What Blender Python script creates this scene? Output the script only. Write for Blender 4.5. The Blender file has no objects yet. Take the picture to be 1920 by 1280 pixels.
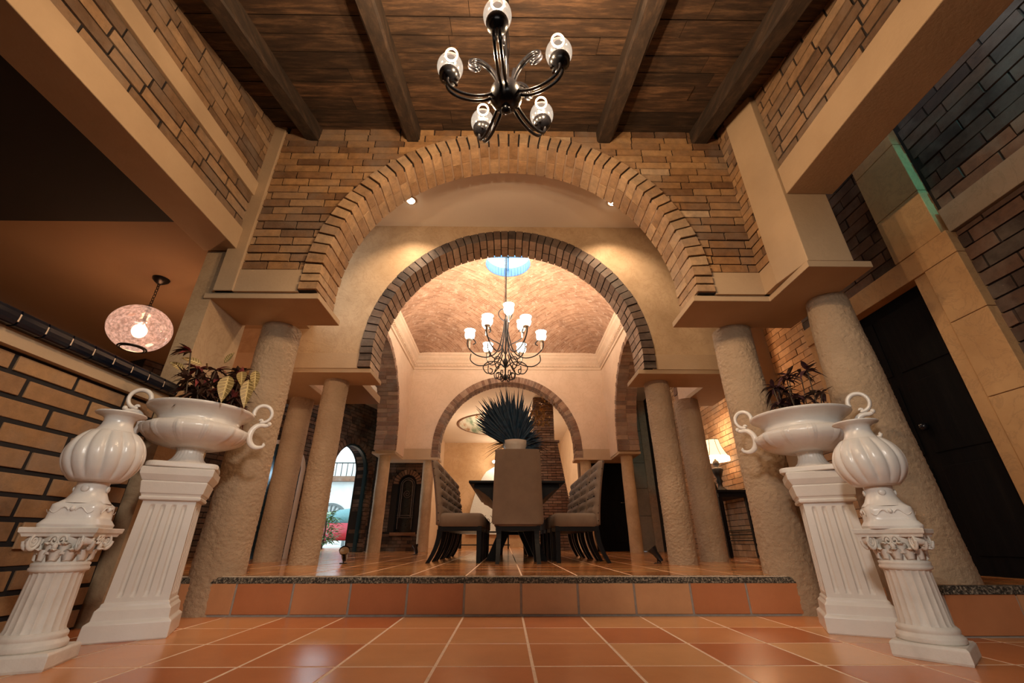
import bpy, math, random
from mathutils import Vector, Matrix
from mathutils import noise as noise_
random.seed(7)
pi=math.pi; R=math.radians
COL=bpy.context.scene.collection
S=bpy.context.scene

# ------------------------------------------------------------------ camera
FPX=788.0; PITCH=25.39; YAW=0.657; CAMH=0.445
cd=bpy.data.cameras.new('camera'); cam=bpy.data.objects.new('camera',cd); COL.objects.link(cam)
cd.sensor_width=36; cd.lens=36*FPX/1920; cd.clip_start=.02; cd.clip_end=200
cam.location=(0,0,CAMH); cam.rotation_euler=(R(90+PITCH),0,R(-YAW)); S.camera=cam
S.view_settings.view_transform='Standard'; S.view_settings.look='None'
S.view_settings.exposure=0.0; S.view_settings.gamma=1; S.view_settings.use_curve_mapping=False
# ------------------------------------------------------------------ world and lights
w=bpy.data.worlds.new('daylight'); S.world=w; w.use_nodes=True
w.node_tree.nodes['Background'].inputs[0].default_value=(.80,.93,1,1)
w.node_tree.nodes['Background'].inputs[1].default_value=3.0
def lamp(kind,name,loc,col,power,rot=(0,0,0),parent=None,**k):
    l=bpy.data.lights.new(name,kind); l.color=col; l.energy=power
    for a,b in k.items(): setattr(l,a,b)
    o=bpy.data.objects.new(name,l); COL.objects.link(o); o.location=loc; o.rotation_euler=rot
    if parent: o.parent=parent
    return o
WARM=(1,.62,.34); WARMW=(1,.76,.52)
# added soft neutral fill behind the camera, no window stands there
lamp('AREA','front_fill_light',(0,-2.6,1.95),(1,.93,.84),9,(R(72),0,0),shape='RECTANGLE',size=2.6,size_y=.8,spread=R(120))
def aim(o,t): o.rotation_euler=(Vector(t)-o.location).to_track_quat('-Z','Y').to_euler()
for x,t_ in ((.9,(-2.0,2.4,.75)),(-.9,(2.0,2.4,.75))):
    aim(lamp('SPOT','pedestal_fill_spot',(x,-1.3,2.35),(1,.93,.84),285,spot_size=R(48),spot_blend=.9,shadow_soft_size=.18),t_)  # added fill spots behind the camera, crossed onto the white pedestals
# blue-green daylight in the right hand corridor
aim(lamp('SPOT','corridor_daylight',(2.70,-2.6,3.3),(.06,.8,.85),480,spot_size=R(11),spot_blend=.5,shadow_soft_size=.1),(3.2,2.4,3.0))
lamp('AREA','corridor_sky_fill',(2.8,-2.5,3.3),(.45,.85,1),1,(R(90),0,0),shape='RECTANGLE',size=.5,size_y=.7,spread=R(80))
lamp('AREA','skylight_daylight',(0,7.4,6.25),(.45,.75,1),35,(0,0,0),shape='DISK',size=.9)
lamp('AREA','door_daylight',(-5.6,11.6,1.7),(.6,.88,1),60,(R(90),0,R(-140)),shape='RECTANGLE',size=1.6,size_y=2.2)
for x in (-1.214,1.304):
    lamp('SPOT','recessed_light',(x,3.99,4.25),(1,.74,.5),170,(R(8),0,0),spot_size=R(120),spot_blend=.8,shadow_soft_size=.05)
lamp('POINT','back_room_light',(-.3,14.5,3.3),WARMW,150,shadow_soft_size=.15)
lamp('POINT','back_lounge_light',(-.9,12.2,1.6),WARM,50,shadow_soft_size=.3)
lamp('POINT','right_hall_light',(3.0,5.6,2.6),WARM,22,shadow_soft_size=.15)
lamp('POINT','left_hall_light',(-3.1,4.2,1.2),WARM,7,shadow_soft_size=.2)

# ------------------------------------------------------------------ mesh builder
class MB:
    def __init__(s): s.v=[]; s.f=[]; s.t=[]; s.sm=[]; s.mi=[]; s.M=None
    def add(s,vs,fs,t=None,smooth=False,mi=0):
        n=len(s.v)
        if s.M is not None: vs=[s.M@Vector(p) for p in vs]
        s.v+= [tuple(p) for p in vs]
        for f in fs: s.f.append([n+i for i in f]); s.t.append(random.random() if t is None else t); s.sm.append(smooth); s.mi.append(mi)
    def hexa(s,p,t=None,mi=0):   # 8 points bottom 0-3 top 4-7
        if t is None: t=random.random()
        s.add(p,[(3,2,1,0),(4,5,6,7),(0,1,5,4),(1,2,6,5),(2,3,7,6),(3,0,4,7)],t,False,mi)
    def box(s,a,b,t=None,mi=0,jit=0):
        x0,y0,z0=a;x1,y1,z1=b
        P=[(x0,y0,z0),(x1,y0,z0),(x1,y1,z0),(x0,y1,z0),(x0,y0,z1),(x1,y0,z1),(x1,y1,z1),(x0,y1,z1)]
        if jit: P=[tuple(c+random.uniform(-jit,jit) for c in p) for p in P]
        s.hexa(P,t,mi)
    def cbox(s,c,sz,rot=0,t=None):
        M=Matrix.Translation(c)@Matrix.Rotation(rot,4,'Z'); h=[q/2 for q in sz]
        s.hexa([tuple(M@Vector((sx*h[0],sy*h[1],sz_*h[2]))) for sz_ in(-1,1) for sx,sy in((-1,-1),(1,-1),(1,1),(-1,1))],t)
    def loft(s,rings,caps=(True,True),smooth=True,t=.5):
        n=len(rings[0]); vs=[p for r in rings for p in r]; fs=[]
        for k in range(len(rings)-1):
            for i in range(n):
                j=(i+1)%n; fs.append((k*n+i,k*n+j,(k+1)*n+j,(k+1)*n+i))
        s.add(vs,fs,t,smooth)
        if caps[0]: s.add(rings[0],[tuple(range(n))[::-1]],t)
        if caps[1]: s.add(rings[-1],[tuple(range(n))],t)
    def lathe(s,prof,n=48,c=(0,0),rf=None,smooth=True,caps=(True,True),t=.5,zf=None):
        rings=[]
        for r,z in prof:
            ring=[]
            for i in range(n):
                a=2*pi*i/n; rr=r*(rf(a,z) if rf else 1)
                ring.append((c[0]+rr*math.cos(a),c[1]+rr*math.sin(a),z+(zf(a,r,z) if zf else 0)))
            rings.append(ring)
        s.loft(rings,caps,smooth,t)
    def tube(s,path,r,n=8,closed=False,smooth=True,flat=1.0,t=.5):
        P=[Vector(p) for p in path]; m=len(P); rings=[]
        T0=(P[1]-P[0]).normalized(); up=Vector((0,0,1)) if abs(T0.z)<.9 else Vector((0,1,0))
        N=T0.cross(up).normalized()
        for i in range(m):
            a=P[i-1] if (i>0 or closed) else P[i]; b=P[(i+1)%m] if (i<m-1 or closed) else P[i]
            T=(b-a).normalized(); N=(N-T*N.dot(T)).normalized(); B=T.cross(N)
            rr=r(i/(m-1)) if callable(r) else r
            rings.append([tuple(P[i]+N*math.cos(2*pi*k/n)*rr*flat+B*math.sin(2*pi*k/n)*rr) for k in range(n)])
        if closed: rings.append(rings[0]); s.loft(rings,(False,False),smooth,t)
        else: s.loft(rings,(True,True),smooth,t)
    def ball(s,c,r,n=20,m=12,sc=(1,1,1),t=.5):
        rings=[]
        for k in range(m+1):
            a=-pi/2+pi*k/m
            rings.append([(c[0]+sc[0]*r*max(math.cos(a),.001)*math.cos(2*pi*i/n),c[1]+sc[1]*r*max(math.cos(a),.001)*math.sin(2*pi*i/n),c[2]+sc[2]*r*math.sin(a)) for i in range(n)])
        s.loft(rings,(False,False),True,t)
    def build(s,name,mat,parent=None,loc=None,rotz=0,bevel=0):
        me=bpy.data.meshes.new(name); me.from_pydata(s.v,[],s.f)
        for m_ in (mat if isinstance(mat,(list,tuple)) else [mat]): me.materials.append(m_)
        me.polygons.foreach_set('use_smooth',s.sm); me.polygons.foreach_set('material_index',s.mi)
        at=me.color_attributes.new('tint','FLOAT_COLOR','CORNER')
        data=[]
        for f,t in zip(s.f,s.t): data+= [t,t,t,1]*len(f)
        at.data.foreach_set('color',data); me.update()
        o=bpy.data.objects.new(name,me); COL.objects.link(o)
        if loc: o.location=loc
        o.rotation_euler=(0,0,rotz)
        if parent: o.parent=parent
        if bevel:
            b=o.modifiers.new('bevel','BEVEL'); b.width=bevel; b.segments=2; b.limit_method='ANGLE'; b.angle_limit=R(40)
        return o
def tag(o,label,cat,group=None,kind=None):
    o['label']=label; o['category']=cat
    if group: o['group']=group
    if kind: o['kind']=kind
    return o
def struct(o,label=None):
    o['kind']='structure'
    if label: o['label']=label
    return o
def thing(name,label,cat,loc=(0,0,0),rotz=0,group=None):
    o=bpy.data.objects.new(name,None); COL.objects.link(o); o.empty_display_size=.1
    o.location=loc; o.rotation_euler=(0,0,rotz); return tag(o,label,cat,group)
def dup(root,loc,rotz=0,label=None,scale=None):
    def cp(o,par):
        c=o.copy(); COL.objects.link(c)
        if par: c.parent=par
        for ch in kids.get(o.name,[]): cp(ch,c)
        return c
    kids={}
    for o in list(bpy.data.objects):
        if o.parent: kids.setdefault(o.parent.name,[]).append(o)
    r=cp(root,None); r.location=loc; r.rotation_euler=(0,0,rotz)
    if label: r['label']=label
    if scale: r.scale=scale
    return r

# ------------------------------------------------------------------ materials
def newmat(name):
    m=bpy.data.materials.new(name); m.use_nodes=True; nt=m.node_tree; return m,nt,nt.nodes['Principled BSDF']
def N(nt,t,**k):
    n=nt.nodes.new(t)
    for a,b in k.items(): setattr(n,a,b)
    return n
def ramp(nt,fac,stops):
    r=N(nt,'ShaderNodeValToRGB'); cr=r.color_ramp
    while len(cr.elements)>1: cr.elements.remove(cr.elements[-1])
    cr.elements[0].position=stops[0][0]; cr.elements[0].color=(*stops[0][1],1)
    for p,c in stops[1:]:
        e=cr.elements.new(p); e.color=(*c,1)
    nt.links.new(fac,r.inputs[0]); return r
def noise(nt,scale,detail=6,rough=.6,stretch=None,coord='Object'):
    tc=N(nt,'ShaderNodeTexCoord'); n=N(nt,'ShaderNodeTexNoise'); n.inputs['Scale'].default_value=scale; n.inputs['Detail'].default_value=detail; n.inputs['Roughness'].default_value=rough
    if stretch:
        mp=N(nt,'ShaderNodeMapping'); mp.inputs['Scale'].default_value=stretch; nt.links.new(tc.outputs[coord],mp.inputs[0]); nt.links.new(mp.outputs[0],n.inputs[0])
    else: nt.links.new(tc.outputs[coord],n.inputs[0])
    return n
def bump(nt,b,h,dist,st=1,prev=None):
    n=N(nt,'ShaderNodeBump'); n.inputs['Distance'].default_value=dist; n.inputs['Strength'].default_value=st
    nt.links.new(h,n.inputs['Height'])
    if prev: nt.links.new(prev.outputs[0],n.inputs['Normal'])
    nt.links.new(n.outputs[0],b.inputs['Normal']); return n
def mixc(nt,mode,fac,a,b):
    m=N(nt,'ShaderNodeMix',data_type='RGBA',blend_type=mode)
    if isinstance(fac,float): m.inputs[0].default_value=fac
    else: nt.links.new(fac,m.inputs[0])
    for i,x in ((6,a),(7,b)):
        if isinstance(x,tuple): m.inputs[i].default_value=(*x,1)
        else: nt.links.new(x,m.inputs[i])
    return m.outputs[2]
def brickmat(name,stops,rough=.85,nscale=14,amt=.45,stain=(.25,.2,.16)):
    m,nt,b=newmat(name)
    a=N(nt,'ShaderNodeAttribute',attribute_name='tint'); r=ramp(nt,a.outputs['Fac'],stops)
    n=noise(nt,nscale,8,.7); rn=ramp(nt,n.outputs[0],[(.3,(.45,.45,.45)),(.7,(1.15,1.15,1.15))])
    c=mixc(nt,'MULTIPLY',amt+.3,r.outputs[0],rn.outputs[0])
    n2=noise(nt,2.2,5,.6); r2=ramp(nt,n2.outputs[0],[(.45,(0,0,0)),(.72,(.6,.6,.6))])
    c=mixc(nt,'MIX',r2.outputs[0],c,stain)
    nt.links.new(c,b.inputs['Base Color']); b.inputs['Roughness'].default_value=rough
    n3=noise(nt,55,6,.7); p=bump(nt,b,n3.outputs[0],.004,.8)
    bump(nt,b,n.outputs[0],.006,.7,p); return m
def plaster(name,c1,c2,scale=1.6,bs=(60,.003),rough=.85,c3=None,wav=0):
    m,nt,b=newmat(name); n=noise(nt,scale,7,.62); st=[(.32,c1),(.68,c2)]
    r=ramp(nt,n.outputs[0],st); c=r.outputs[0]
    if c3:
        n2=noise(nt,scale*2.3,9,.7); n2.inputs['Distortion'].default_value=1.3
        r2=ramp(nt,n2.outputs[0],[(.47,(0,0,0)),(.5,(.32,.32,.32)),(.53,(0,0,0))]); c=mixc(nt,'MIX',r2.outputs[0],c,c3)
    nt.links.new(c,b.inputs['Base Color']); b.inputs['Roughness'].default_value=rough
    n3=noise(nt,bs[0],8,.65); bump(nt,b,n3.outputs[0],bs[1],.9); return m
def plain(name,c,rough=.5,metal=0,**k):
    m,nt,b=newmat(name); b.inputs['Base Color'].default_value=(*c,1); b.inputs['Roughness'].default_value=rough; b.inputs['Metallic'].default_value=metal
    n=noise(nt,30,4,.6); r=ramp(nt,n.outputs[0],[(.3,tuple(x*.85 for x in c)),(.7,tuple(min(1,x*1.1) for x in c))]); nt.links.new(r.outputs[0],b.inputs['Base Color'])
    for a,v in k.items(): b.inputs[a].default_value=v
    return m
def emit(name,c,s):
    m,nt,b=newmat(name); b.inputs['Base Color'].default_value=(*c,1); b.inputs['Emission Color'].default_value=(*c,1); b.inputs['Emission Strength'].default_value=s; return m
def glassy(name,tintc=(1,1,1),trans=.85,em=0,emc=(1,.8,.6),crackle=False):
    m,nt,b=newmat(name); nt.nodes.remove(b); out=nt.nodes['Material Output']
    t=N(nt,'ShaderNodeBsdfTransparent'); t.inputs[0].default_value=(*tintc,1)
    g=N(nt,'ShaderNodeBsdfGlossy'); g.inputs['Roughness'].default_value=.08
    mx=N(nt,'ShaderNodeMixShader'); lw=N(nt,'ShaderNodeLayerWeight'); lw.inputs[0].default_value=.35
    mr=N(nt,'ShaderNodeMapRange'); mr.inputs[3].default_value=1-trans; mr.inputs[4].default_value=.75
    nt.links.new(lw.outputs['Facing'],mr.inputs[0]); nt.links.new(mr.outputs[0],mx.inputs[0])
    nt.links.new(t.outputs[0],mx.inputs[1]); nt.links.new(g.outputs[0],mx.inputs[2]); last=mx
    if em:
        e=N(nt,'ShaderNodeEmission'); e.inputs[0].default_value=(*emc,1); e.inputs[1].default_value=em
        if crackle:
            nn=noise(nt,38,6,.7); rr=ramp(nt,nn.outputs[0],[(.42,(.35,.2,.14)),(.6,emc)]); nt.links.new(rr.outputs[0],e.inputs[0])
        ad=N(nt,'ShaderNodeAddShader'); nt.links.new(mx.outputs[0],ad.inputs[0]); nt.links.new(e.outputs[0],ad.inputs[1]); last=ad
    nt.links.new(last.outputs[0],out.inputs[0]); return m
def wood(name,cs,scale=3,stretch=(1,12,12),rough=.7,bp=.004,tint=True):
    m,nt,b=newmat(name); n=noise(nt,scale,9,.72,stretch); r=ramp(nt,n.outputs[0],[(.28,cs[0]),(.5,cs[1]),(.74,cs[2])]); c=r.outputs[0]
    if tint:
        a=N(nt,'ShaderNodeAttribute',attribute_name='tint'); rt=ramp(nt,a.outputs['Fac'],[(0,(.45,.45,.45)),(.5,(.85,.82,.8)),(1,(1.3,1.2,1.1))]); c=mixc(nt,'MULTIPLY',1.0,c,rt.outputs[0])
    nt.links.new(c,b.inputs['Base Color']); b.inputs['Roughness'].default_value=rough; bump(nt,b,n.outputs[0],bp,.8); return m
def tilemat(name,stops,rough,nsc=4):
    m,nt,b=newmat(name); a=N(nt,'ShaderNodeAttribute',attribute_name='tint'); r=ramp(nt,a.outputs['Fac'],stops)
    n=noise(nt,nsc,8,.65); rn=ramp(nt,n.outputs[0],[(.3,(.84,.8,.77)),(.7,(1.1,1.1,1.1))]); c=mixc(nt,'MULTIPLY',.7,r.outputs[0],rn.outputs[0])
    nt.links.new(c,b.inputs['Base Color']); mr=N(nt,'ShaderNodeMapRange'); mr.inputs[3].default_value=rough-.03; mr.inputs[4].default_value=rough+.07
    n2=noise(nt,3,2,.5); nt.links.new(n2.outputs[0],mr.inputs[0]); nt.links.new(mr.outputs[0],b.inputs['Roughness'])
    n3=noise(nt,5,3,.5); p=bump(nt,b,n3.outputs[0],.004,.2); n4=noise(nt,120,4,.6); bump(nt,b,n4.outputs[0],.0008,.4,p); return m
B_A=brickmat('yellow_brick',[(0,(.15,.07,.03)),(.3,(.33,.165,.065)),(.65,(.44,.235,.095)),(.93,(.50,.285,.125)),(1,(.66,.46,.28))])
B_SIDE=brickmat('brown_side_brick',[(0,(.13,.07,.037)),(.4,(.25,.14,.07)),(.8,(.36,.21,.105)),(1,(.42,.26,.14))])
B_LOW=brickmat('ochre_brick',[(0,(.30,.155,.068)),(.5,(.37,.195,.082)),(1,(.46,.26,.115))],amt=.25)
B_ARCH=brickmat('tan_arch_brick',[(0,(.34,.19,.09)),(.5,(.46,.275,.14)),(1,(.58,.38,.21))],amt=.5)
B_DARK=brickmat('dark_arch_brick',[(0,(.045,.028,.02)),(.6,(.085,.05,.033)),(1,(.15,.085,.05))],amt=.4)
B_RED=brickmat('brown_arch_brick',[(0,(.15,.075,.042)),(.6,(.25,.13,.075)),(1,(.38,.24,.15))],amt=.4)
B_SOFF=brickmat('pale_soffit_brick',[(0,(.42,.28,.18)),(.6,(.52,.36,.24)),(1,(.62,.46,.32))],amt=.4)
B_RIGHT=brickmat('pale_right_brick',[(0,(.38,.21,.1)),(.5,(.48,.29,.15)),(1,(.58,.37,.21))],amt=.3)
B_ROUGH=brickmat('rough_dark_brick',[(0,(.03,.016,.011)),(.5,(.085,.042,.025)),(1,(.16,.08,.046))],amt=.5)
MORT=plain('dark_mortar',(.016,.012,.011),.95); MORTL=plaster('pale_mortar',(.3,.2,.13),(.4,.28,.19))
CREAM=plaster('cream_plaster',(.42,.29,.175),(.50,.355,.22),1.2,(40,.002))
TAN=plaster('tan_stucco',(.38,.25,.135),(.54,.38,.23),1.8,(45,.003),c3=(.28,.16,.08))
PALE=plaster('pale_stucco',(.60,.44,.30),(.70,.53,.38),1.3,(30,.002),c3=(.5,.34,.21))
WHITEP=plaster('white_ceiling_plaster',(.72,.63,.53),(.78,.69,.58),1,(30,.001))
CONC=plaster('rough_column_plaster',(.36,.25,.155),(.46,.33,.215),3,(26,.02),.9)
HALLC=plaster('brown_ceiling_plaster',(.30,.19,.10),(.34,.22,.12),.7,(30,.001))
STONE=plaster('grey_stone_blocks',(.18,.135,.095),(.27,.205,.145),2,(20,.004),c3=(.12,.09,.06))
STONEO=plaster('orange_stone_frame',(.38,.2,.08),(.52,.30,.13),2,(20,.003),c3=(.22,.12,.06))
CEILD=plaster('near_black_shade_plaster',(.018,.014,.012),(.026,.02,.016),1,(30,.001))  # shade put into the colour: stands for the unlit near hall ceiling
LEDGE=plaster('grey_underside',(.16,.13,.115),(.2,.165,.145),2,(40,.004))
TILE=tilemat('terracotta_floor_tile',[(0,(.50,.15,.05)),(.35,(.58,.21,.075)),(.7,(.63,.28,.11)),(1,(.68,.35,.15))],.22,2)
TILEU=tilemat('glossy_terracotta_tile',[(0,(.34,.12,.035)),(.5,(.44,.185,.06)),(1,(.52,.25,.09))],.12,2)
RISER=tilemat('terracotta_riser_tile',[(0,(.42,.14,.055)),(.35,(.5,.2,.085)),(.7,(.58,.32,.16)),(1,(.64,.4,.22))],.35)
GROUT=plain('pale_grout',(.78,.58,.42),.9); GROUTG=plain('grey_grout',(.33,.29,.25),.9)
PEB=None
m,nt,b=newmat('pebble_nosing'); n=noise(nt,85,4,.8); r=ramp(nt,n.outputs[0],[(.44,(.015,.012,.01)),(.53,(.12,.10,.07)),(.63,(.5,.42,.32))]); nt.links.new(r.outputs[0],b.inputs[0]); bump(nt,b,n.outputs[0],.01,1); b.inputs['Roughness'].default_value=.7; PEB=m
PLANK=wood('dark_ceiling_plank',((.010,.006,.004),(.055,.030,.015),(.19,.108,.055)),3.5,(1,7,7))
BEAM=wood('dark_beam_wood',((.012,.008,.005),(.032,.019,.011),(.085,.048,.026)),3,(8,1,8),tint=False)
CERW=plaster('white_glazed_ceramic',(.70,.655,.60),(.79,.745,.69),3,(25,.0012),.22); 
MATW=plaster('antique_white_plaster',(.60,.545,.475),(.76,.70,.62),6,(50,.0015),.55)
IRON=plain('black_iron',(.008,.008,.010),.22); IRONM=plain('dark_wrought_iron',(.014,.010,.008),.45,.2)
BULB=emit('glowing_bulb',(1,.88,.68),22); BULBS=emit('bright_spot_lens',(1,.85,.62),25)
GLOBE=glassy('clear_glass_globe',(.96,.95,.93),.82,.28,(1,.87,.72)); 
SHADE=emit('frosted_glass_shade',(1,.9,.76),9)
PGLASS=glassy('crackled_pink_glass',(.7,.5,.42),.7,.62,(1,.58,.42),True)
PANE=glassy('window_glass',(.8,.95,1),.93); FABRIC=plaster('taupe_linen',(.17,.12,.088),(.21,.15,.11),5,(300,.001),.9)
BLACKW=plain('black_lacquered_wood',(.006,.006,.008),.42,**{'Specular IOR Level':.18}); CANDLE=plain('ivory_candle',(.8,.7,.55),.5)
NAVYT=plain('glossy_navy_tile',(.006,.008,.014),.12); BLACKD=wood('near_black_door_wood',((.002,.002,.002),(.004,.003,.003),(.008,.006,.005)),2,(10,10,1),.8,tint=False); BLACKD.node_tree.nodes['Principled BSDF'].inputs['Specular IOR Level'].default_value=.1

def leafmat(name,c1,c2,vein=None,rough=.4):
    m,nt,b=newmat(name); n=noise(nt,25,5,.6); r=ramp(nt,n.outputs[0],[(.35,c1),(.65,c2)]); c=r.outputs[0]
    if vein:
        a=N(nt,'ShaderNodeAttribute',attribute_name='tint'); rr=ramp(nt,a.outputs['Fac'],[(.48,(0,0,0)),(.52,(1,1,1))]); c=mixc(nt,'MIX',rr.outputs[0],c,vein)
    nt.links.new(c,b.inputs['Base Color']); b.inputs['Roughness'].default_value=rough; return m
LF_D=leafmat('dark_croton_leaf',(.035,.02,.012),(.11,.05,.03)); LF_P=leafmat('purple_croton_leaf',(.035,.014,.02),(.09,.035,.04))
LF_Y=leafmat('yellow_veined_leaf',(.20,.13,.045),(.30,.2,.07),(.62,.46,.2)); LF_R=leafmat('red_croton_leaf',(.2,.03,.03),(.3,.07,.06)); STEM=plain('brown_stem',(.09,.055,.03),.8)
SOIL=plain('dark_soil',(.03,.02,.014),.95); LF_G=leafmat('garden_leaf',(.05,.14,.05),(.16,.32,.12)); PALM=leafmat('blue_dyed_palm',(.004,.024,.058),(.010,.055,.115)); PALMD=leafmat('dried_flower',(.3,.15,.04),(.5,.28,.08))

# ------------------------------------------------------------------ wall helpers
UZ=.23; YA0,YA1=2.86,3.16; ZS=2.215; ZB=2.165
def inv(h,cx,cz,r): # half width of the arch at height h
    if h<cz: return r
    d=r*r-(h-cz)**2
    return math.sqrt(d) if d>0 else 0
def archwall(mb,mp,u0,u1,z0,z1,cx,cz,r,w0,w1,n=64,ztop=None):
    """slab in (u,z) with depth w0..w1 and an arched void open at its bottom"""
    us=[u0]+[cx-r*math.cos(pi*i/n) for i in range(n+1)]+[u1]
    zt=ztop or (lambda u:z1)
    def bot(u): return z0 if abs(u-cx)>=r-1e-6 else max(z0,cz+math.sqrt(max(0,r*r-(u-cx)**2)))
    for a,b in zip(us[:-1],us[1:]):
        if b-a<1e-5: continue
        inside=abs((a+b)/2-cx)<r
        za=(cz if inside and abs(a-cx)>=r-1e-6 else bot(a)); zb=(cz if inside and abs(b-cx)>=r-1e-6 else bot(b))
        P=[mp(a,w0,za),mp(b,w0,zb),mp(b,w1,zb),mp(a,w1,za),mp(a,w0,zt(a)),mp(b,w0,zt(b)),mp(b,w1,zt(b)),mp(a,w1,zt(a))]
        mb.hexa(P,.5)
def bricks(mb,mp,u0,u1,z0,z1,L,H,w,gap=.012,prot=.018,arch=None,ztop=None,jit=.002,vary=.25):
    """courses of single brick blocks standing proud of plane w by prot (towards -w)"""
    k=0; z=z0
    while z<z1-.02:
        h=min(H,z1-z); zc=z+h/2; u=u0-(.5 if k%2 else 0)*L-random.uniform(0,.2)*L
        sg=(1 if prot>0 else -1)
        while u<u1:
            l=L*random.uniform(1-vary,1+vary*.4); a=max(u,u0)+gap/2; b=min(u+l,u1)-gap/2; u+=l
            segs=[(a,b)]
            if arch:
                cx,cz,r=arch; hw=max(inv(z,cx,cz,r),inv(z+h,cx,cz,r)*0+inv(zc,cx,cz,r))
                if z+h>cz and z<cz+r: hw=inv(max(z,cz),cx,cz,r)*.35+inv(min(z+h,cz+r-1e-4),cx,cz,r)*.65
                hw+=.01
                if zc<cz+r: segs=[(a,min(b,cx-hw)),(max(a,cx+hw),b)]
            for a2,b2 in segs:
                if b2-a2<.03: continue
                zt=z+h-gap/2
                if ztop:
                    if z>max(ztop(a2),ztop(b2))+.02: continue
                d=prot*random.uniform(.55,1.15); zb=z+gap/2
                j=lambda:random.uniform(-jit,jit)
                P=[mp(a2+j(),w-d,zb+j()),mp(b2+j(),w-d,zb+j()),mp(b2,w+.01,zb),mp(a2,w+.01,zb),mp(a2+j(),w-d,zt+j()),mp(b2+j(),w-d,zt+j()),mp(b2,w+.01,zt),mp(a2,w+.01,zt)]
                mb.hexa(P)
        z+=H; k+=1
def ring(mb,mp,cx,cz,ri,ro,zs,w0,w1,n,gap=.012,rows=2,face=True):
    """voussoirs: n blocks on the half circle plus stilts down to zs"""
    step=pi*((ri+ro)/2)/n; ns=max(0,round((cz-zs)/step))
    def block(Pf):
        ws=[w0]+sorted(w0+(w1-w0)*(i/rows)+random.uniform(-.03,.03) for i in range(1,rows))+[w1]
        for a,b in zip(ws[:-1],ws[1:]):
            g=0 if a==w0 else .004; dr=random.uniform(-.004,.004)
            mb.hexa(Pf(a+g,b-.004 if b<w1 else b,dr))
    for i in range(n):
        a0=pi*i/n+gap/2/ri; a1=pi*(i+1)/n-gap/2/ri; dd=random.uniform(-.006,.006)
        def Pf(a,b,dr):
            q=lambda r,an,w_:mp(cx-r*math.cos(an),w_,cz+r*math.sin(an))
            f=dd if a==w0 else 0
            return [q(ri+dr,a0,a+f),q(ri+dr,a1,a+f),q(ri+dr,a1,b),q(ri+dr,a0,b),q(ro,a0,a+f),q(ro,a1,a+f),q(ro,a1,b),q(ro,a0,b)]
        block(Pf)
    for sgn in (-1,1):
        for i in range(ns):
            z0=zs+(cz-zs)*i/ns+gap/2; z1=zs+(cz-zs)*(i+1)/ns-gap/2; dd=random.uniform(-.006,.006)
            def Pf(a,b,dr):
                f=dd if a==w0 else 0; q=lambda r,z,w_:mp(cx+sgn*r,w_,z)
                return [q(ri+dr,z0,a+f),q(ro,z0,a+f),q(ro,z0,b),q(ri+dr,z0,b),q(ri+dr,z1,a+f),q(ro,z1,a+f),q(ro,z1,b),q(ri+dr,z1,b)]
            block(Pf)
def ringcore(mb,mp,cx,cz,ri,ro,zs,w0,w1,n=48):
    pts=[(cx-1,zs)]+[(0,0)]
    A=[(-1,zs)]+[(pi*i/n,None) for i in range(n+1)]+[(2,zs)]
    def q(r,k,w_):
        a,z=A[k]
        if z is not None: return mp(cx+(-r if a==-1 else r),w_,zs)
        return mp(cx-r*math.cos(a),w_,cz+r*math.sin(a))
    for k in range(len(A)-1):
        mb.hexa([q(ri,k,w0),q(ri,k+1,w0),q(ri,k+1,w1),q(ri,k,w1),q(ro,k,w0),q(ro,k+1,w0),q(ro,k+1,w1),q(ro,k,w1)],.5)
FR=lambda u,w_,z:(u,w_,z)          # wall facing the camera: u=x, w=y
def SX(sign):                      # side wall: u=y, w measured towards the wall from the room
    return lambda u,w_,z:(sign*w_,u,z)
SLOPE=.287
CEILZ=lambda y:4.09+(y-YA0)*SLOPE

# ------------------------------------------------------------------ floors and step
def tiles(x0,x1,y0,y1,z,px,py,ox,oy,gap,jit=.0006,skip=None):
    mb=MB(); i0=math.floor((x0-ox)/px); i1=math.ceil((x1-ox)/px); j0=math.floor((y0-oy)/py); j1=math.ceil((y1-oy)/py)
    for i in range(i0,i1):
        for j in range(j0,j1):
            a=max(x0,ox+i*px)+gap/2; b=min(x1,ox+(i+1)*px)-gap/2; c=max(y0,oy+j*py)+gap/2; d=min(y1,oy+(j+1)*py)-gap/2
            if b-a<.02 or d-c<.02 or (skip and skip((a+b)/2,(c+d)/2)): continue
            h=[z+random.uniform(-jit,jit) for _ in range(4)]
            mb.hexa([(a,c,z-.02),(b,c,z-.02),(b,d,z-.02),(a,d,z-.02),(a,c,h[0]),(b,c,h[1]),(b,d,h[2]),(a,d,h[3])])
    return mb
YS=3.258
f=struct(tiles(-2.66,4.2,.9,YS,0,.385,.405,.105,YS,.012).build('floor',TILE,bevel=.002))
g=MB(); g.box((-6.5,-3,-.1),(4.2,YS+.1,-.0012)); g.build('grout_bed',GROUT,f)
f=struct(tiles(-6.5,4.2,YS+.03,19,UZ,.385,.405,.105,YS+.03,.011,skip=lambda x,y:False).build('floor',TILEU,bevel=.002)); 
g=MB(); g.box((-6.5,YS+.012,-.1),(4.2,19,UZ-.0012)); g.build('grout_bed',GROUT,f)
f=struct(tiles(2.30,4.2,2.56,YS+.03,UZ,.385,.405,.105,YS,.011).build('floor',TILEU)); g=MB(); g.box((2.30,2.562,0),(4.2,YS+.02,UZ-.002)); g.build('grout_bed',GROUT,f)
mb=MB(); mb.box((-2.66,-3,-.02),(4.2,.9,.0),t=.5); mb.box((-6.5,-3,-.02),(-2.67,YS,.0),t=.5); struct(mb.build('floor',BEAM))  # unseen floor areas, made dark to cut bounced light
mb=MB(); x=-.284+.003-.379*6
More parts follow.
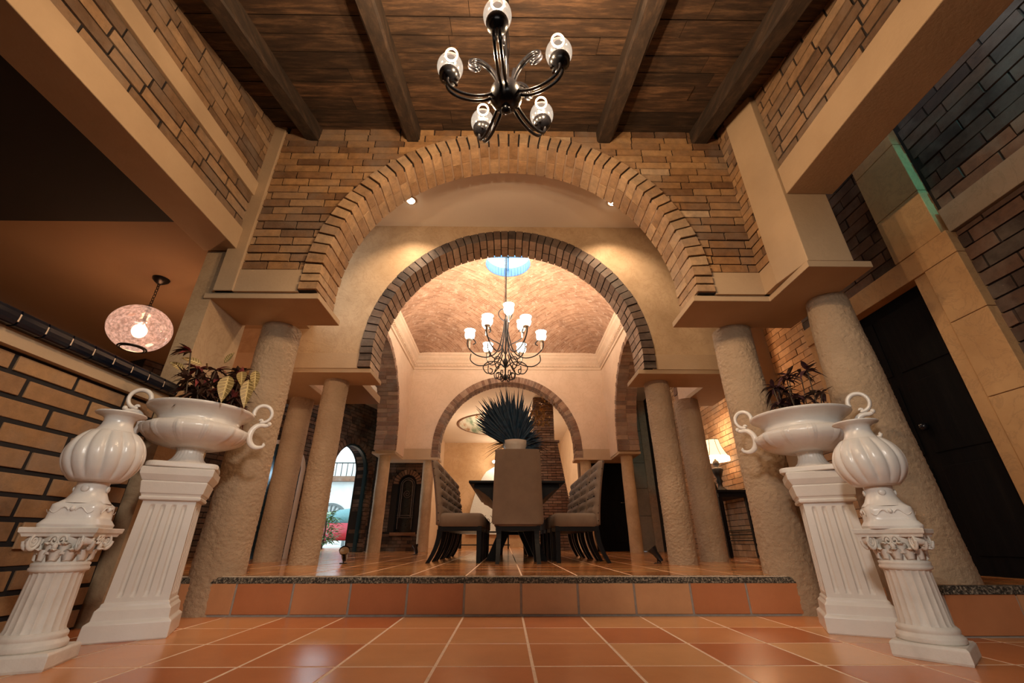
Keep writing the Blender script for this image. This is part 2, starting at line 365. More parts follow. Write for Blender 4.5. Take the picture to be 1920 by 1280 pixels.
tv=[.25,.55,.2,.45,.15,.3,.8,.85,.75,.7,.25,.35,.3]
for i in range(13):
    a=max(x+.379*i,-2.4)+.007; b_=min(x+.379*(i+1),2.655)-.007
    if b_-a>.02: mb.box((a,YS-.012,.012),(b_,YS+.01,.188),t=tv[i])
f=struct(mb.build('trim_1',RISER,bevel=.003)); g=MB(); g.box((-2.4,YS-.006,0),(2.66,YS+.012,.192)); g.build('grout_bed',GROUTG,f)
mb=MB(); n=160
for i in range(n):
    a=-2.4+5.06*i/n; b_=a+5.06/n+.001; h0=random.uniform(-.004,.004)
    mb.hexa([(a,YS-.012+h0,.189),(b_,YS-.012+h0,.189),(b_,YS+.04,.189),(a,YS+.04,.189),(a,YS-.004+h0,.222+h0*.5),(b_,YS-.004+h0,.222+h0*.5),(b_,YS+.04,UZ+.001),(a,YS+.04,UZ+.001)])
struct(mb.build('trim_2',PEB))
mb=MB()
for i in range(5): mb.box((2.302+.385*i+.006,2.545,.01),(2.302+.385*(i+1)-.006,2.565,.19))
mb.box((2.29,2.57,.01),(2.31,2.90,.19)); mb.box((2.29,2.912,.01),(2.31,3.25,.19))
f=struct(mb.build('trim_3',RISER)); g=MB(); g.box((2.298,2.553,0),(4.2,2.58,.197)); g.build('grout_bed',GROUTG,f)
mb=MB(); mb.box((2.286,2.538,.192),(4.2,2.59,UZ+.001)); struct(mb.build('trim_25',PEB))

# ------------------------------------------------------------------ front arch wall (A)
arA=(0,2.375,1.645)
mb=MB(); archwall(mb,FR,-2.30,2.16,ZS,4.3,arA[0],arA[1],arA[2]-.01,YA0,YA1)
wa=struct(mb.build('wall_front',MORT))
mb=MB(); bricks(mb,FR,-2.16,2.07,2.425,4.2,.30,.0835,YA0,.013,.02,arch=arA,ztop=lambda u:CEILZ(2.86)+.02); mb.build('brick_courses',B_A,wa,bevel=0)
mb=MB(); ring(mb,FR,0,2.375,1.50,1.645,ZS+.005,YA0-.05,YA1+.02,50,.015,2)
a_=thing('brick_arch','wide front arch of tan bricks on end nearest the camera under the wooden ceiling','arch',(0,YA0,ZS))
def attach(o,root): o.parent=root; o.location=(o.location[0]-root.location[0],o.location[1]-root.location[1],o.location[2]-root.location[2]); return o
attach(mb.build('voussoirs',B_ARCH,a_,bevel=.003),a_)
mb=MB(); ringcore(mb,FR,0,2.375,1.512,1.648,ZS+.005,YA0-.028,YA0); attach(mb.build('mortar_bed',MORT,a_),a_)
mb=MB(); ringcore(mb,FR,0,2.375,1.508,1.64,ZS+.005,YA0,YA1); attach(mb.build('mortar_bed',MORTL,a_),a_)
# plaster back of wall A
mb=MB(); archwall(mb,FR,-2.30,2.16,ZS,4.3,0,2.375,1.64,YA1,YA1+.06); struct(mb.build('wall_front_back',TAN))
# bands and impost slabs
def slab(pts,z0,z1,mat,name):
    mb=MB(); n=len(pts); vs=[(x,y,z0) for x,y in pts]+[(x,y,z1) for x,y in pts]
    mb.add(vs,[tuple(range(n))[::-1],tuple(range(n,2*n))]+[(i,(i+1)%n,(i+1)%n+n,i+n) for i in range(n)],.5)
    return struct(mb.build(name,mat,bevel=.004))
mb=MB(); mb.box((-2.32,YA0-.028,ZS),(-1.652,YA0+.05,2.42)); mb.box((1.652,YA0-.028,ZS),(2.12,YA0+.05,2.42)); struct(mb.build('trim_4',CREAM))
slab([(-2.39,2.855),(-1.492,2.855),(-1.492,3.32),(-2.39,3.32)],ZB,ZS,CREAM,'trim_5')
slab([(1.475,2.855),(2.085,2.855),(2.085,2.386),(2.54,2.386),(2.54,3.32),(1.475,3.32)],ZB,ZS,CREAM,'trim_6')
# left side wall: pilaster, beam, strips, bricks
L_=SX(-1)
mb=MB(); mb.box((-2.31,2.82,ZS),(-2.155,2.87,4.2)); struct(mb.build('trim_7',CREAM,bevel=.006))
mb=MB()
def sidewall(mb,x0,x1,y0,y1,z0,zt=True):
    P=[(x0,y0,z0),(x1,y0,z0),(x1,y1,z0),(x0,y1,z0),(x0,y0,CEILZ(y0)+.1),(x1,y0,CEILZ(y0)+.1),(x1,y1,CEILZ(y1)+.1),(x0,y1,CEILZ(y1)+.1)]; mb.hexa(P,.5)
sidewall(mb,-2.5,-2.27,-3,2.85,2.83); wl=struct(mb.build('wall_left',MORT))
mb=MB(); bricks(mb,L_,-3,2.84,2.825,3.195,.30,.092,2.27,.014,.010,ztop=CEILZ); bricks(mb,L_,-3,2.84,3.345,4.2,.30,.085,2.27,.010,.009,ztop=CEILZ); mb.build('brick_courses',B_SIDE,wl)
mb=MB(); mb.box((-2.52,-3,2.617),(-2.235,2.85,2.825)); struct(mb.build('trim_8',CREAM,bevel=.005))
mb=MB(); sidewall(mb,-2.30,-2.245,-3,2.8,3.195); 
mb=MB(); mb.box((-2.3,-3,3.195),(-2.24,2.83,3.345)); struct(mb.build('trim_9',CREAM,bevel=.004))
# right side wall
R_=SX(1)
mb=MB(); mb.box((2.065,2.62,2.42),(2.3,2.9,4.3)); wr0=struct(mb.build('wall_return',MORT)); mb=MB(); bricks(mb,R_,2.68,2.86,2.425,4.15,.2,.0835,2.065,.012,.016,ztop=CEILZ); mb.build('brick_courses',B_A,wr0)
mb=MB()
mb.hexa([(2.095,2.385,ZS),(2.42,2.385,ZS),(2.42,2.69,ZS),(2.048,2.69,ZS),(2.095,2.385,4.3),(2.42,2.385,4.3),(2.42,2.69,4.3),(2.04,2.69,4.3)],.5)
struct(mb.build('trim_10',CREAM,bevel=.005))
mb=MB(); mb.box((2.048,2.68,ZS),(2.2,2.87,2.42)); struct(mb.build('trim_11',CREAM))
mb=MB(); sidewall(mb,2.15,2.42,-3,2.5,3.08); wr=struct(mb.build('wall_right',MORT))
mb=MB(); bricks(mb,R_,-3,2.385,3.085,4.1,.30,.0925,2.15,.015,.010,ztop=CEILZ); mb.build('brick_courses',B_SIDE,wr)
mb=MB(); mb.box((2.115,-3,2.83),(2.47,2.385,3.085)); struct(mb.build('trim_12',CREAM,bevel=.006))
# sloping plank ceiling and beams
mb=MB(); y=-3.0; k=0
while y<2.95:
    wdt=random.uniform(.13,.17); y2=min(y+wdt,2.96); x=-2.5
    while x<2.4:
        x2=min(x+random.uniform(1.1,2.6),2.4); dz=random.uniform(-.006,.004)
        mb.hexa([(x+.002,y+.003,CEILZ(y)+dz),(x2-.002,y+.003,CEILZ(y)+dz),(x2-.002,y2-.003,CEILZ(y2)+dz),(x+.002,y2-.003,CEILZ(y2)+dz),(x+.002,y+.003,CEILZ(y)+.05),(x2-.002,y+.003,CEILZ(y)+.05),(x2-.002,y2-.003,CEILZ(y2)+.05),(x+.002,y2-.003,CEILZ(y2)+.05)])
        x=x2
    y=y2
ce=struct(mb.build('ceiling',PLANK)); mb=MB(); mb.hexa([(-2.6,-3,CEILZ(-3)+.02),(2.6,-3,CEILZ(-3)+.02),(2.6,3.2,CEILZ(3.2)+.02),(-2.6,3.2,CEILZ(3.2)+.02),(-2.6,-3,CEILZ(-3)+.1),(2.6,-3,CEILZ(-3)+.1),(2.6,3.2,CEILZ(3.2)+.1),(-2.6,3.2,CEILZ(3.2)+.1)],.5); mb.build('roof_backing',BEAM,ce)
for x0,x1,lab in ((-.99,-.86,'dark wooden ceiling beam left of the black chandelier'),(.86,1.0,'dark wooden ceiling beam right of the black chandelier'),(-1.96,-1.82,'dark wooden ceiling beam next to the left brick side wall'),(1.78,1.93,'dark wooden ceiling beam next to the right brick side wall')):
    mb=MB(); n=28; rings=[]
    for i in range(n+1):
        y=-2.9+(2.86+2.9)*i/n; q=lambda:random.uniform(-.005,.005); zc=CEILZ(y)
        h=.155
        rings.append([(x0+q(),y,zc-h+.015+q()),(x0+.015+q(),y,zc-h+q()),(x1-.015+q(),y,zc-h+q()),(x1+q(),y,zc-h+.015+q()),(x1+q(),y,zc-.001),(x0+q(),y,zc-.001)])
    mb.loft(rings,smooth=False); o=mb.build('ceiling_beam',BEAM); tag(o,lab,'beam','ceiling beams')

# ------------------------------------------------------------------ middle bay and arch wall B
YB0,YB1=4.47,4.78
mb=MB(); mb.box((-2.6,YA1,4.28),(2.6,YB0+.1,4.4)); struct(mb.build('ceiling',WHITEP))
arB=(0,2.475,1.70)
mb=MB(); archwall(mb,FR,-3.3,2.75,ZS,5.2,0,2.475,1.69,YB0,YB1); struct(mb.build('wall_middle',TAN))
mb=MB(); mb.box((-3.3,YB0-.02,ZS),(-1.70,YB0+.05,2.40)); mb.box((1.66,YB0-.02,ZS),(2.75,YB0+.05,2.40)); struct(mb.build('trim_13',CREAM))
a_=thing('brick_arch','second arch with dark brick face behind the front arch framing the dining room','arch',(0,YB0,ZS))
mb=MB(); ring(mb,FR,0,2.475,1.56,1.70,ZS+.005,YB0-.04,YB1+.02,52,.013,2); o=mb.build('voussoirs',[B_DARK,B_SOFF],a_,bevel=0)
for p in o.data.polygons:
    c=p.center; 
    rr_=math.hypot(c.x,max(0,c.z-2.475))
    if abs(p.normal.y)<.3 and rr_<1.59: p.material_index=1
attach(o,a_)
mb=MB(); ringcore(mb,FR,0,2.475,1.572,1.703,ZS+.005,YB0-.025,YB1); attach(mb.build('mortar_bed',MORT,a_),a_)
slab([(-2.95,4.46),(-1.55,4.46),(-1.55,4.90),(-2.43,4.90),(-2.43,5.72),(-2.95,5.72)],ZB,ZS,CREAM,'trim_14')
slab([(1.49,4.46),(2.9,4.46),(2.9,5.72),(2.43,5.72),(2.43,4.93),(1.49,4.93)],ZB,ZS,CREAM,'trim_15')
# stucco piers closing the left and right of the middle bay
mb=MB(); mb.box((-2.50,2.87,.0),(-2.34,3.35,2.72)); struct(mb.build('wall_pier',TAN))

# ------------------------------------------------------------------ dining room shell
YC0=10.13; XI=2.43
for sg,nm in ((-1,'wall_dining_left'),(1,'wall_dining_right')):
    mp=SX(sg)
    mb=MB(); archwall(mb,mp,YB1,YC0+.5,ZS,5.1,7.52,2.45,1.80,XI,XI+.45); struct(mb.build(nm,PALE))
    a_=thing('brick_arch','brown brick side arch opening the %s wall of the dining room'%('left' if sg<0 else 'right'),'arch',(sg*XI,7.52,ZS))
    mb=MB(); ring(mb,mp,7.52,2.45,1.69,1.81,ZS+.005,XI-.005,XI+.45,56,.012,2); attach(mb.build('voussoirs',B_RED,a_),a_)
    mb=MB(); ringcore(mb,mp,7.52,2.45,1.70,1.812,ZS+.005,XI+.005,XI+.44); attach(mb.build('mortar_bed',MORTL,a_),a_)
mb=MB(); archwall(mb,FR,-XI-.45,XI+.45,ZS,5.1,0,2.47,1.79,YC0,YC0+.35); struct(mb.build('wall_dining_back',PALE))
a_=thing('brick_arch','far arch with a narrow brown brick rim behind the dining table','arch',(0,YC0,ZS))
mb=MB(); ring(mb,FR,0,2.47,1.63,1.79,ZS+.005,YC0-.012,YC0+.37,64,.012,2); attach(mb.build('voussoirs',B_RED,a_),a_)
mb=MB(); ringcore(mb,FR,0,2.47,1.642,1.792,ZS+.005,YC0-.004,YC0+.36); attach(mb.build('mortar_bed',MORTL,a_),a_)
slab([(-2.95,9.34),(-2.44,9.34),(-2.44,10.08),(-1.6,10.08),(-1.6,10.55),(-2.95,10.55)],ZB,ZS,CREAM,'trim_16')
slab([(2.44,9.30),(2.92,9.30),(2.92,10.55),(1.6,10.55),(1.6,10.08),(2.44,10.08)],ZB,ZS,CREAM,'trim_17')
mb=MB(); mb.box((-2.46,10.09,ZS),(-1.8,10.2,2.42)); mb.box((1.8,10.09,ZS),(2.46,10.2,2.42)); struct(mb.build('trim_18',CREAM))
# cornice with dentils round the room
prof=[(.0,4.44),(.03,4.44),(.03,4.50),(.055,4.51),(.055,4.575),(.075,4.60),(.09,4.66),(.13,4.72),(.135,4.78),(.155,4.80),(.155,4.86),(.0,4.86)]
y0,y1=YB1,YC0
mb=MB(); rings=[]
for cx_,cy_,dx,dy in ((-XI,y0,1,1),(XI,y0,-1,1),(XI,y1,-1,-1),(-XI,y1,1,-1),(-XI,y0,1,1)): rings.append([(cx_+dx*d,cy_+dy*d,z) for d,z in prof])
mb.loft(rings,(False,False),False)
x=-XI+.1
while x<XI-.1: mb.box((x,YC0-.075,4.52),(x+.04,YC0-.05,4.565),t=.5); x+=.085
y=YB1+.1
while y<YC0-.1:
    for sg in(-1,1): mb.box((min(sg*(XI-.075),sg*(XI-.05)),y,4.52),(max(sg*(XI-.075),sg*(XI-.05)),y+.04,4.565),t=.5)
    y+=.085
struct(mb.build('trim_19',PALE))
# brick vault with a round skylight
DC=(0,7.45); me=bpy.data.meshes.new('ceiling'); vs=[];fs=[];uvs=[]
NA,NR=160,36; hx,hy=XI-.12,(YC0-YB1)/2-.12; rs=.48
for k in range(NR+1):
    t=k/NR
    for i in range(NA):
        a=2*pi*i/NA; ca,sa=math.cos(a),math.sin(a); rb=min(hx/max(abs(ca),1e-6),hy/max(abs(sa),1e-6)); r=rs+(rb-rs)*t
        x,y=r*ca,r*sa; u_=min(1,abs(x)/hx); v_=min(1,abs(y)/hy)
        z=4.84+1.0*(1-u_**2.2)**.75*(1-v_**2.2)**.75
        vs.append((DC[0]+x,DC[1]+y,z)); uvs.append((y-abs(x),-abs(x)-y if True else 0))
for k in range(NR):
    for i in range(NA):
        j=(i+1)%NA; fs.append((k*NA+i,k*NA+j,(k+1)*NA+j,(k+1)*NA+i))
me.from_pydata(vs,[],fs); uvl=me.uv_layers.new(name='UVMap')
for l in me.loops: uvl.data[l.index].uv=uvs[l.vertex_index]
me.polygons.foreach_set('use_smooth',[True]*len(fs))
m,nt,b=newmat('vault_brick'); uv=N(nt,'ShaderNodeUVMap'); br=N(nt,'ShaderNodeTexBrick')
br.inputs['Scale'].default_value=1; br.inputs['Brick Width'].default_value=.30; br.inputs['Row Height'].default_value=.062; br.inputs['Mortar Size'].default_value=.006
br.inputs['Color1'].default_value=(.26,.13,.07,1); br.inputs['Color2'].default_value=(.40,.235,.145,1); br.inputs['Mortar'].default_value=(.36,.24,.16,1)
nt.links.new(uv.outputs[0],br.inputs[0]); nn=noise(nt,3,8,.7,(1,1,1)); rr=ramp(nt,nn.outputs[0],[(.35,(.75,.7,.66)),(.62,(1.25,1.25,1.25))]); c=mixc(nt,'MULTIPLY',.8,br.outputs[0],rr.outputs[0])
n2=noise(nt,9,8,.75); r2=ramp(nt,n2.outputs[0],[(.56,(0,0,0)),(.62,(.75,.75,.75))]); c=mixc(nt,'MIX',r2.outputs[0],c,(.50,.36,.26))
nt.links.new(c,b.inputs[0]); b.inputs['Roughness'].default_value=.85; bump(nt,b,br.outputs[1],.01,.6); me.materials.append(m)
dome=bpy.data.objects.new('ceiling',me); COL.objects.link(dome); struct(dome)
sky=plain('blue_skylight_collar',(.14,.22,.42),.5)
mb=MB()
for i in range(40):
    a=2*pi*i/40; b_=2*pi*(i+.92)/40; q=lambda r,an,z:(r*math.cos(an),DC[1]+r*math.sin(an),z)
    mb.hexa([q(rs,a,5.83),q(rs,b_,5.83),q(rs+.04,b_,5.83),q(rs+.04,a,5.83),q(rs,a,6.05),q(rs,b_,6.05),q(rs+.04,b_,6.05),q(rs+.04,a,6.05)],.5)
mb.lathe([(rs+.02,5.82),(rs+.06,5.82),(rs+.06,6.06),(rs+.02,6.06)],48,(0,DC[1]),caps=(False,False))
win=struct(mb.build('window_1',sky))
mb=MB(); mb.lathe([(.001,6.06),(rs+.06,6.06)],48,(0,DC[1]),caps=(False,False)); mb.build('pane',PANE,win)
mb=MB(); mb.box((-.02,DC[1]-rs,6.0),(.02,DC[1]+rs,6.05),t=.5); mb.box((-rs,DC[1]-.02,6.0),(rs,DC[1]+.02,6.05),t=.5); mb.build('window_frame',plain('blue_frame',(.05,.16,.3),.5),win)

# ------------------------------------------------------------------ columns
def column(x,y,z0,r0,r1,lab,mat=CONC):
    mb=MB(); rings=[]; near=y<6; n=150 if near else 44; M=280 if near else 40; rnd=random.Random(int(x*100+y*10)); H=ZB-z0; A_=.0042 if near else .001
    for k in range(M+1):
        t=k/M; r=r0+(r1-r0)*t; ring=[]
        for i in range(n):
            a_=2*pi*i/n; c_,s_=math.cos(a_),math.sin(a_); q=Vector((r*c_*38+x*9,r*s_*38+y*5,t*H*70))
            rr=r+A_*noise_.noise(q)+A_*.6*noise_.noise(q*2.3)+.004*math.sin(3*a_+t*7+x)*math.sin(t*11+y)
            ring.append((rr*c_,rr*s_,t*H))
        rings.append(ring)
    mb.loft(rings); o=mb.build('column',mat,loc=(x,y,z0)); tag(o,lab,'column'); return o
column(-2.03,3.40,0,.172,.158,'round plastered column left of the tiled step, behind the left potted urn')
column(2.03,3.40,0,.172,.158,'round plastered column right of the tiled step, with a crack near its foot')
column(2.52,2.85,0,.245,.138,'thickest flared column at far right, behind the ribbed vase, in front of the dark door')
column(-2.04,4.78,UZ,.138,.138,'left column under the second arch, beside the open garden doorway')
column(-2.77,5.5,UZ,.148,.148,'column just left of and behind the one beside the garden doorway')
column(1.80,4.8,UZ,.142,.142,'right column under the second arch with a bluish lit foot')
column(2.43,5.5,UZ,.155,.155,'column right of and behind the bluish footed one, next to the lamp table')
column(-2.73,9.62,UZ,.135,.13,'slender tan column left of the arched leaded window',TAN)
column(-1.86,10.3,UZ,.135,.13,'slender pale column between the leaded window and the left dining chairs',TAN)
column(2.68,9.62,UZ,.135,.13,'slender tan column between the two black door openings',TAN)
column(1.87,10.3,UZ,.135,.13,'slender column right behind the nearest right dining chair',TAN)

# ------------------------------------------------------------------ left hall, low wall, ceilings, outer walls
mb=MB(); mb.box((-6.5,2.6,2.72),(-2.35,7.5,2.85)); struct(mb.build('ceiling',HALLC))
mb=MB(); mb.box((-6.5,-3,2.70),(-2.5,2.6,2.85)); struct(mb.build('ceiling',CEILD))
mb=MB(); mb.box((-6.6,-3,-.1),(-6.5,12,3.3)); struct(mb.build('wall_far_left',HALLC))
mb=MB(); mb.box((-6.6,-3.1,-.1),(4.3,-3,4.6)); struct(mb.build('wall_behind',CEILD))  # unseen rear wall, made near-black to weaken the fill light
# low brick wall with a tile cap
mb=MB(); mb.box((-2.66,-3,0),(-2.42,2.84,1.31)); wl=struct(mb.build('wall_low',MORT)); mb=MB(); bricks(mb,L_,-3,2.84,.0,1.285,.345,.108,2.42,.023,.010,vary=.08); mb.build('brick_courses',B_LOW,wl,bevel=.003)
mb=MB(); mb.box((-2.70,-3,1.29),(-2.375,2.86,1.366)); struct(mb.build('trim_20',CREAM))
cap=MB(); k=0; y=-3
while y<2.86:
    y2=min(y+.133,2.86); rr=[]
    for i in range(7):
        a=pi/2*(-1+i/3); rr.append((.012*math.cos(a),.024*math.sin(a)))
    cap.loft([[(-2.335-.0+ .014*math.cos(pi*j/6-pi/2)-0*0,yy,1.405+.040*math.sin(pi*j/6-pi/2)) for j in range(7)]+[(-2.70,yy,1.445),(-2.70,yy,1.365)] for yy in (y+.005,y2-.005)],smooth=False,t=random.random()); y=y2
c_=struct(cap.build('trim_21',NAVYT)); g=MB(); g.box((-2.69,-3,1.386),(-2.326,2.855,1.424)); g.build('grout_bed',GROUT,c_)
# outlet plate on the brick wall
mb=MB(); mb.box((-2.402,2.30,.41),(-2.392,2.42,.53)); o=mb.build('outlet_plate',plain('beige_plastic',(.42,.26,.14),.4),bevel=.002); tag(o,'beige outlet plate on the left ochre brick wall beside the fluted pedestal','outlet plate')
# angled wall with the garden doorway
def ang(ox,oy,yawd):
    c,s=math.cos(R(yawd)),math.sin(R(yawd))
    return lambda u,w_,z:(ox+u*s-0*0+w_*(-c),oy+u*c+w_*s,z) if False else (ox+u*s-w_*c,oy+u*c+w_*s,z)
mpA=ang(-5.0,5.4,20); UL=5.35
ud=4.55; rd=.58
mb=MB(); archwall(mb,mpA,0,UL,UZ,4.2,ud,1.86,rd,0,.35); wd=struct(mb.build('wall_garden',MORT))
mb=MB(); bricks(mb,mpA,0,UL,UZ,3.6,.26,.075,0,.012,.02,arch=(ud,1.86,rd+.14)); ring(mb,mpA,ud,1.86,rd,rd+.13,UZ,-.03,.30,22,.014,1); mb.build('brick_courses',B_ROUGH,wd)
fr=MB(); ringcore(fr,mpA,ud,1.86,rd-.045,rd,UZ,.02,.1,32); d1=struct(fr.build('door_1',plain('teal_black_frame',(.01,.04,.06),.3)))
# frontal wall with the leaded window
xw=-2.47; rw=.23
mb=MB(); archwall(mb,FR,-3.35,-1.95,.62,4.0,xw,1.72,rw,11,11.25); mb.box((-3.35,11,UZ),(-1.95,11.25,.62)); ww=struct(mb.build('wall_window_bay',MORT))
mb=MB(); bricks(mb,FR,-3.3,-1.97,UZ,.60,.26,.075,11,.01,.015); bricks(mb,FR,-3.3,-1.97,.64,3.4,.26,.075,11,.01,.015,arch=(xw,1.72,rw+.14)); mb.build('brick_courses',B_ROUGH,ww)
mb=MB(); ring(mb,FR,xw,1.72,rw,rw+.12,1.72,10.97,11.2,13,.012,1); mb.build('voussoirs',B_RED,ww)
mb=MB(); mb.box((xw-.3,10.93,.56),(xw+.3,11.05,.63)); mb.build('window_sill',wood('sill_wood',((.12,.05,.02),(.2,.09,.04),(.28,.14,.06)),4,(1,8,8),tint=False),ww)
mb=MB(); ringcore(mb,FR,xw,1.72,rw-.03,rw,.64,11.02,11.08,24); wn=struct(mb.build('window_2',BLACKW))
mb=MB(); ringcore(mb,FR,xw,1.70,.12,.14,.95,11.03,11.06,20); ringcore(mb,FR,xw,1.70,.165,.178,.7,11.03,11.06,20)
for z in (.95,1.0): mb.box((xw-.2,11.03,z),(xw+.2,11.06,z+.012),t=.5)
pts=[]
for q in range(30): a=q*.42; r_=.006*q*.5+.01; pts.append((xw+r_*math.cos(a),11.045,1.5+r_*math.sin(a)))
mb.tube(pts,.008,5); mb.build('lead_tracery',plain('grey_lead',(.16,.13,.12),.4,.4),wn)
mb=MB(); mb.box((xw-rw,11.1,.62),(xw+rw,11.11,1.96)); mb.build('pane',plain('dark_glass',(.02,.014,.012),.12),wn)
# right hand walls
mb=MB(); mb.box((3.6,3.93,0),(3.75,12,4.6)); w_r=struct(mb.build('wall_right_hall',MORT)); mb=MB(); bricks(mb,R_,3.95,5.24,UZ,3.6,.235,.085,3.6,.008,.01,vary=.06); bricks(mb,R_,5.62,9.6,UZ,3.6,.235,.085,3.6,.008,.01,vary=.06); mb.build('brick_courses',B_RIGHT,w_r)
mb=MB(); mb.box((3.42,5.24,UZ),(3.62,5.62,3.7)); struct(mb.build('trim_22',CREAM,bevel=.005))
# door wall x=3.2
mb=MB(); mb.box((3.24,-3,0),(3.5,2.37,4.6)); mb.box((3.24,2.37,2.48),(3.5,4.05,4.6)); mb.box((3.24,3.9,.1),(3.62,4.05,4.6)); w_d=struct(mb.build('wall_door',MORT))
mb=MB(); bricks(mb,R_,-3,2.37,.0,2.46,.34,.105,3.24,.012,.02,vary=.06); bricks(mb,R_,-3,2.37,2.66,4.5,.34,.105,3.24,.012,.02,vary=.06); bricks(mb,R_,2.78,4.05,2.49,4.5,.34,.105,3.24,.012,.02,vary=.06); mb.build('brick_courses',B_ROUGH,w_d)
mb=MB(); mb.box((3.19,-3,2.46),(3.3,2.37,2.66)); struct(mb.build('trim_23',STONE,bevel=.004))
zz=[.0,.6,1.3,1.85,2.29,2.48]
mb=MB()
for z0,z1 in zip(zz[:-1],zz[1:]): mb.box((3.16,2.365,z0+.002),(3.3,2.62,z1-.002))
for z0,z1 in ((2.48,2.9),(2.9,3.4),(3.4,4.5)): mb.box((3.165,2.40,z0+.002),(3.3,2.80,z1-.002))
mb.box((3.19,2.62,.2),(3.3,2.74,2.30)); mb.box((3.17,2.6,2.295),(3.3,4.0,2.478)); mb.box((3.19,3.78,.2),(3.3,4.0,2.30)); struct(mb.build('trim_24',STONEO,bevel=.004))
mb=MB(); mb.box((3.27,2.74,.2),(3.33,3.78,2.295)); 
for a,b_ in ((2.80,3.22),(3.30,3.72)):
    for z0,z1 in ((.35,.95),(1.05,1.6),(1.7,2.2)): mb.box((3.262,a,z0),(3.272,b_,z1))
d2=struct(mb.build('door_2',BLACKD,bevel=.006)); mb=MB(); mb.ball((3.24,3.2,1.25),.03); mb.box((3.24,3.19,1.24),(3.27,3.21,1.26)); mb.build('door_handle',IRON,d2)
mb=MB(); mb.box((2.42,-3,4.55),(4.0,12,4.65)); struct(mb.build('ceiling',BEAM))
mb=MB(); mb.box((2.42,2.4,3.6),(2.6,2.9,4.6)); 
# far right frontal wall: grey stone and black openings
mb=MB()
for (a,b_) in ((1.78,2.02),(2.98,3.42)):
    z=UZ
    for h in (.75,.62,.6,.8,.8): mb.box((a,10.7,z+.004),(b_,10.95,z+h-.004)); z+=h
for z,h in ((2.45,.5),(2.95,.9)): mb.box((2.03,10.7,z),(2.97,10.95,z+h-.004))
w_s=struct(mb.build('wall_stone',STONE,bevel=.004)); mb=MB(); mb.box((3.42,10.68,UZ),(3.6,10.95,3.8)); mb.build('stone_edge',B_RED,w_s)
mb=MB(); mb.box((2.02,10.85,UZ),(2.98,10.9,2.45)); 
for a,b_ in ((2.06,2.46),(2.54,2.94)):
    for z0,z1 in ((.4,1.2),(1.35,2.3)): mb.box((a,10.84,z0),(b_,10.852,z1))
d3=struct(mb.build('door_3',BLACKD,bevel=.004)); mb=MB(); mb.tube([(2.85,10.83,1.28),(2.85,10.79,1.28),(2.75,10.79,1.28)],.012,6); mb.build('door_handle',plain('steel',(.6,.55,.5),.25,1),d3)
mb=MB(); mb.box((-3.3,YB1,3.6),(-2.88,11.2,3.7)); mb.box((-6.5,7.5,3.4),(-2.88,11.2,3.5)); mb.box((2.85,YB1,3.8),(3.75,11,3.9)); struct(mb.build('ceiling',WHITEP))

# ------------------------------------------------------------------ room beyond the far arch
mb=MB(); mb.box((-2.9,10.45,4.3),(3.2,19,4.4)); struct(mb.build('ceiling',WHITEP))
MARB=plaster('veined_ochre_stucco',(.50,.32,.17),(.64,.45,.28),.9,(20,.002),c3=(.36,.2,.1))
mb=MB(); mb.box((-2.9,18.4,UZ),(3.2,18.6,4.4)); struct(mb.build('wall_back_room',MARB))
mb=MB(); mb.box((-3.0,11.26,UZ),(-2.7,18.4,4.4)); struct(mb.build('wall_back_left',PALE)); mb=MB(); mb.box((2.3,10.95,UZ),(2.5,18.4,4.4)); struct(mb.build('wall_back_right',PALE))
ch=MB(); ch.hexa([(.78,12.02,3.0),(1.34,12.02,3.0),(1.34,12.8,3.0),(.78,12.8,3.0),(.78,12.02,4.29),(1.34,12.02,4.29),(1.34,12.8,4.29),(.78,12.8,4.29)],.5)
ch.hexa([(.76,12.0,UZ),(1.86,12.0,UZ),(1.86,12.8,UZ),(.76,12.8,UZ),(.76,12.0,3.0),(1.42,12.0,3.0),(1.42,12.8,3.0),(.76,12.8,3.0)],.5)
cm=thing('chimney_breast','tall brown brick chimney breast flaring towards the floor in the back room','chimney',(1.1,12.4,UZ)); attach(ch.build('core',MORT,cm),cm)
mb=MB(); z=UZ; k=0
while z<4.22:
    x1=1.87-.45*(z-UZ)/2.77 if z<3.0 else 1.35; x0=.75; x=x0-(.12 if k%2 else 0); k+=1
    while x<x1:
        a=max(x,x0)+.005; b_=min(x+.24,x1)-.005; x+=.24
        if b_-a>.03: mb.box((a,12.0-.03*random.uniform(.3,1),z+.006),(b_,12.03,z+.062),jit=.003)
    z+=.07
mb.box((.74,11.95,2.98),(1.48,12.1,3.03),t=.2)
attach(mb.build('brick_courses',B_RED,cm),cm)
# oval ceiling mural
mur,nt,b=newmat('tropical_mural'); n=noise(nt,1.2,5,.6,(3,.6,1)); r=ramp(nt,n.outputs[0],[(.36,(.16,.27,.19)),(.48,(.5,.56,.46)),(.56,(.66,.68,.6)),(.66,(.38,.2,.09))]); nt.links.new(r.outputs[0],b.inputs[0])
mb=MB(); rings=[]
for rr,z in ((.001,4.285),(.97,4.285),(1,4.27),(1.03,4.285),(1.03,4.3)): rings.append([(-.35+1.45*rr*math.cos(2*pi*i/48),15.3+1.6*rr*math.sin(2*pi*i/48),z) for i in range(48)])
o=thing('ceiling_mural','oval painted green mural on the back room ceiling behind the blue palm','mural',(-.35,15.3,4.285)); m1=MB(); m1.loft(rings[:2],(False,False)); attach(m1.build('painted_panel',mur,o),o); m1=MB(); m1.loft(rings[1:],(False,False)); attach(m1.build('rim',B_RED,o),o)
mb=MB(); mb.ball((-.55,17.9,3.42),.06,14,10); o=mb.build('wall_bulb',BULBS); tag(o,'small bright bulb beside the near chair top, on the back room wall','bulb'); lamp('POINT','wall_bulb_light',(-.55,17.75,3.42),WARMW,30,shadow_soft_size=.05)
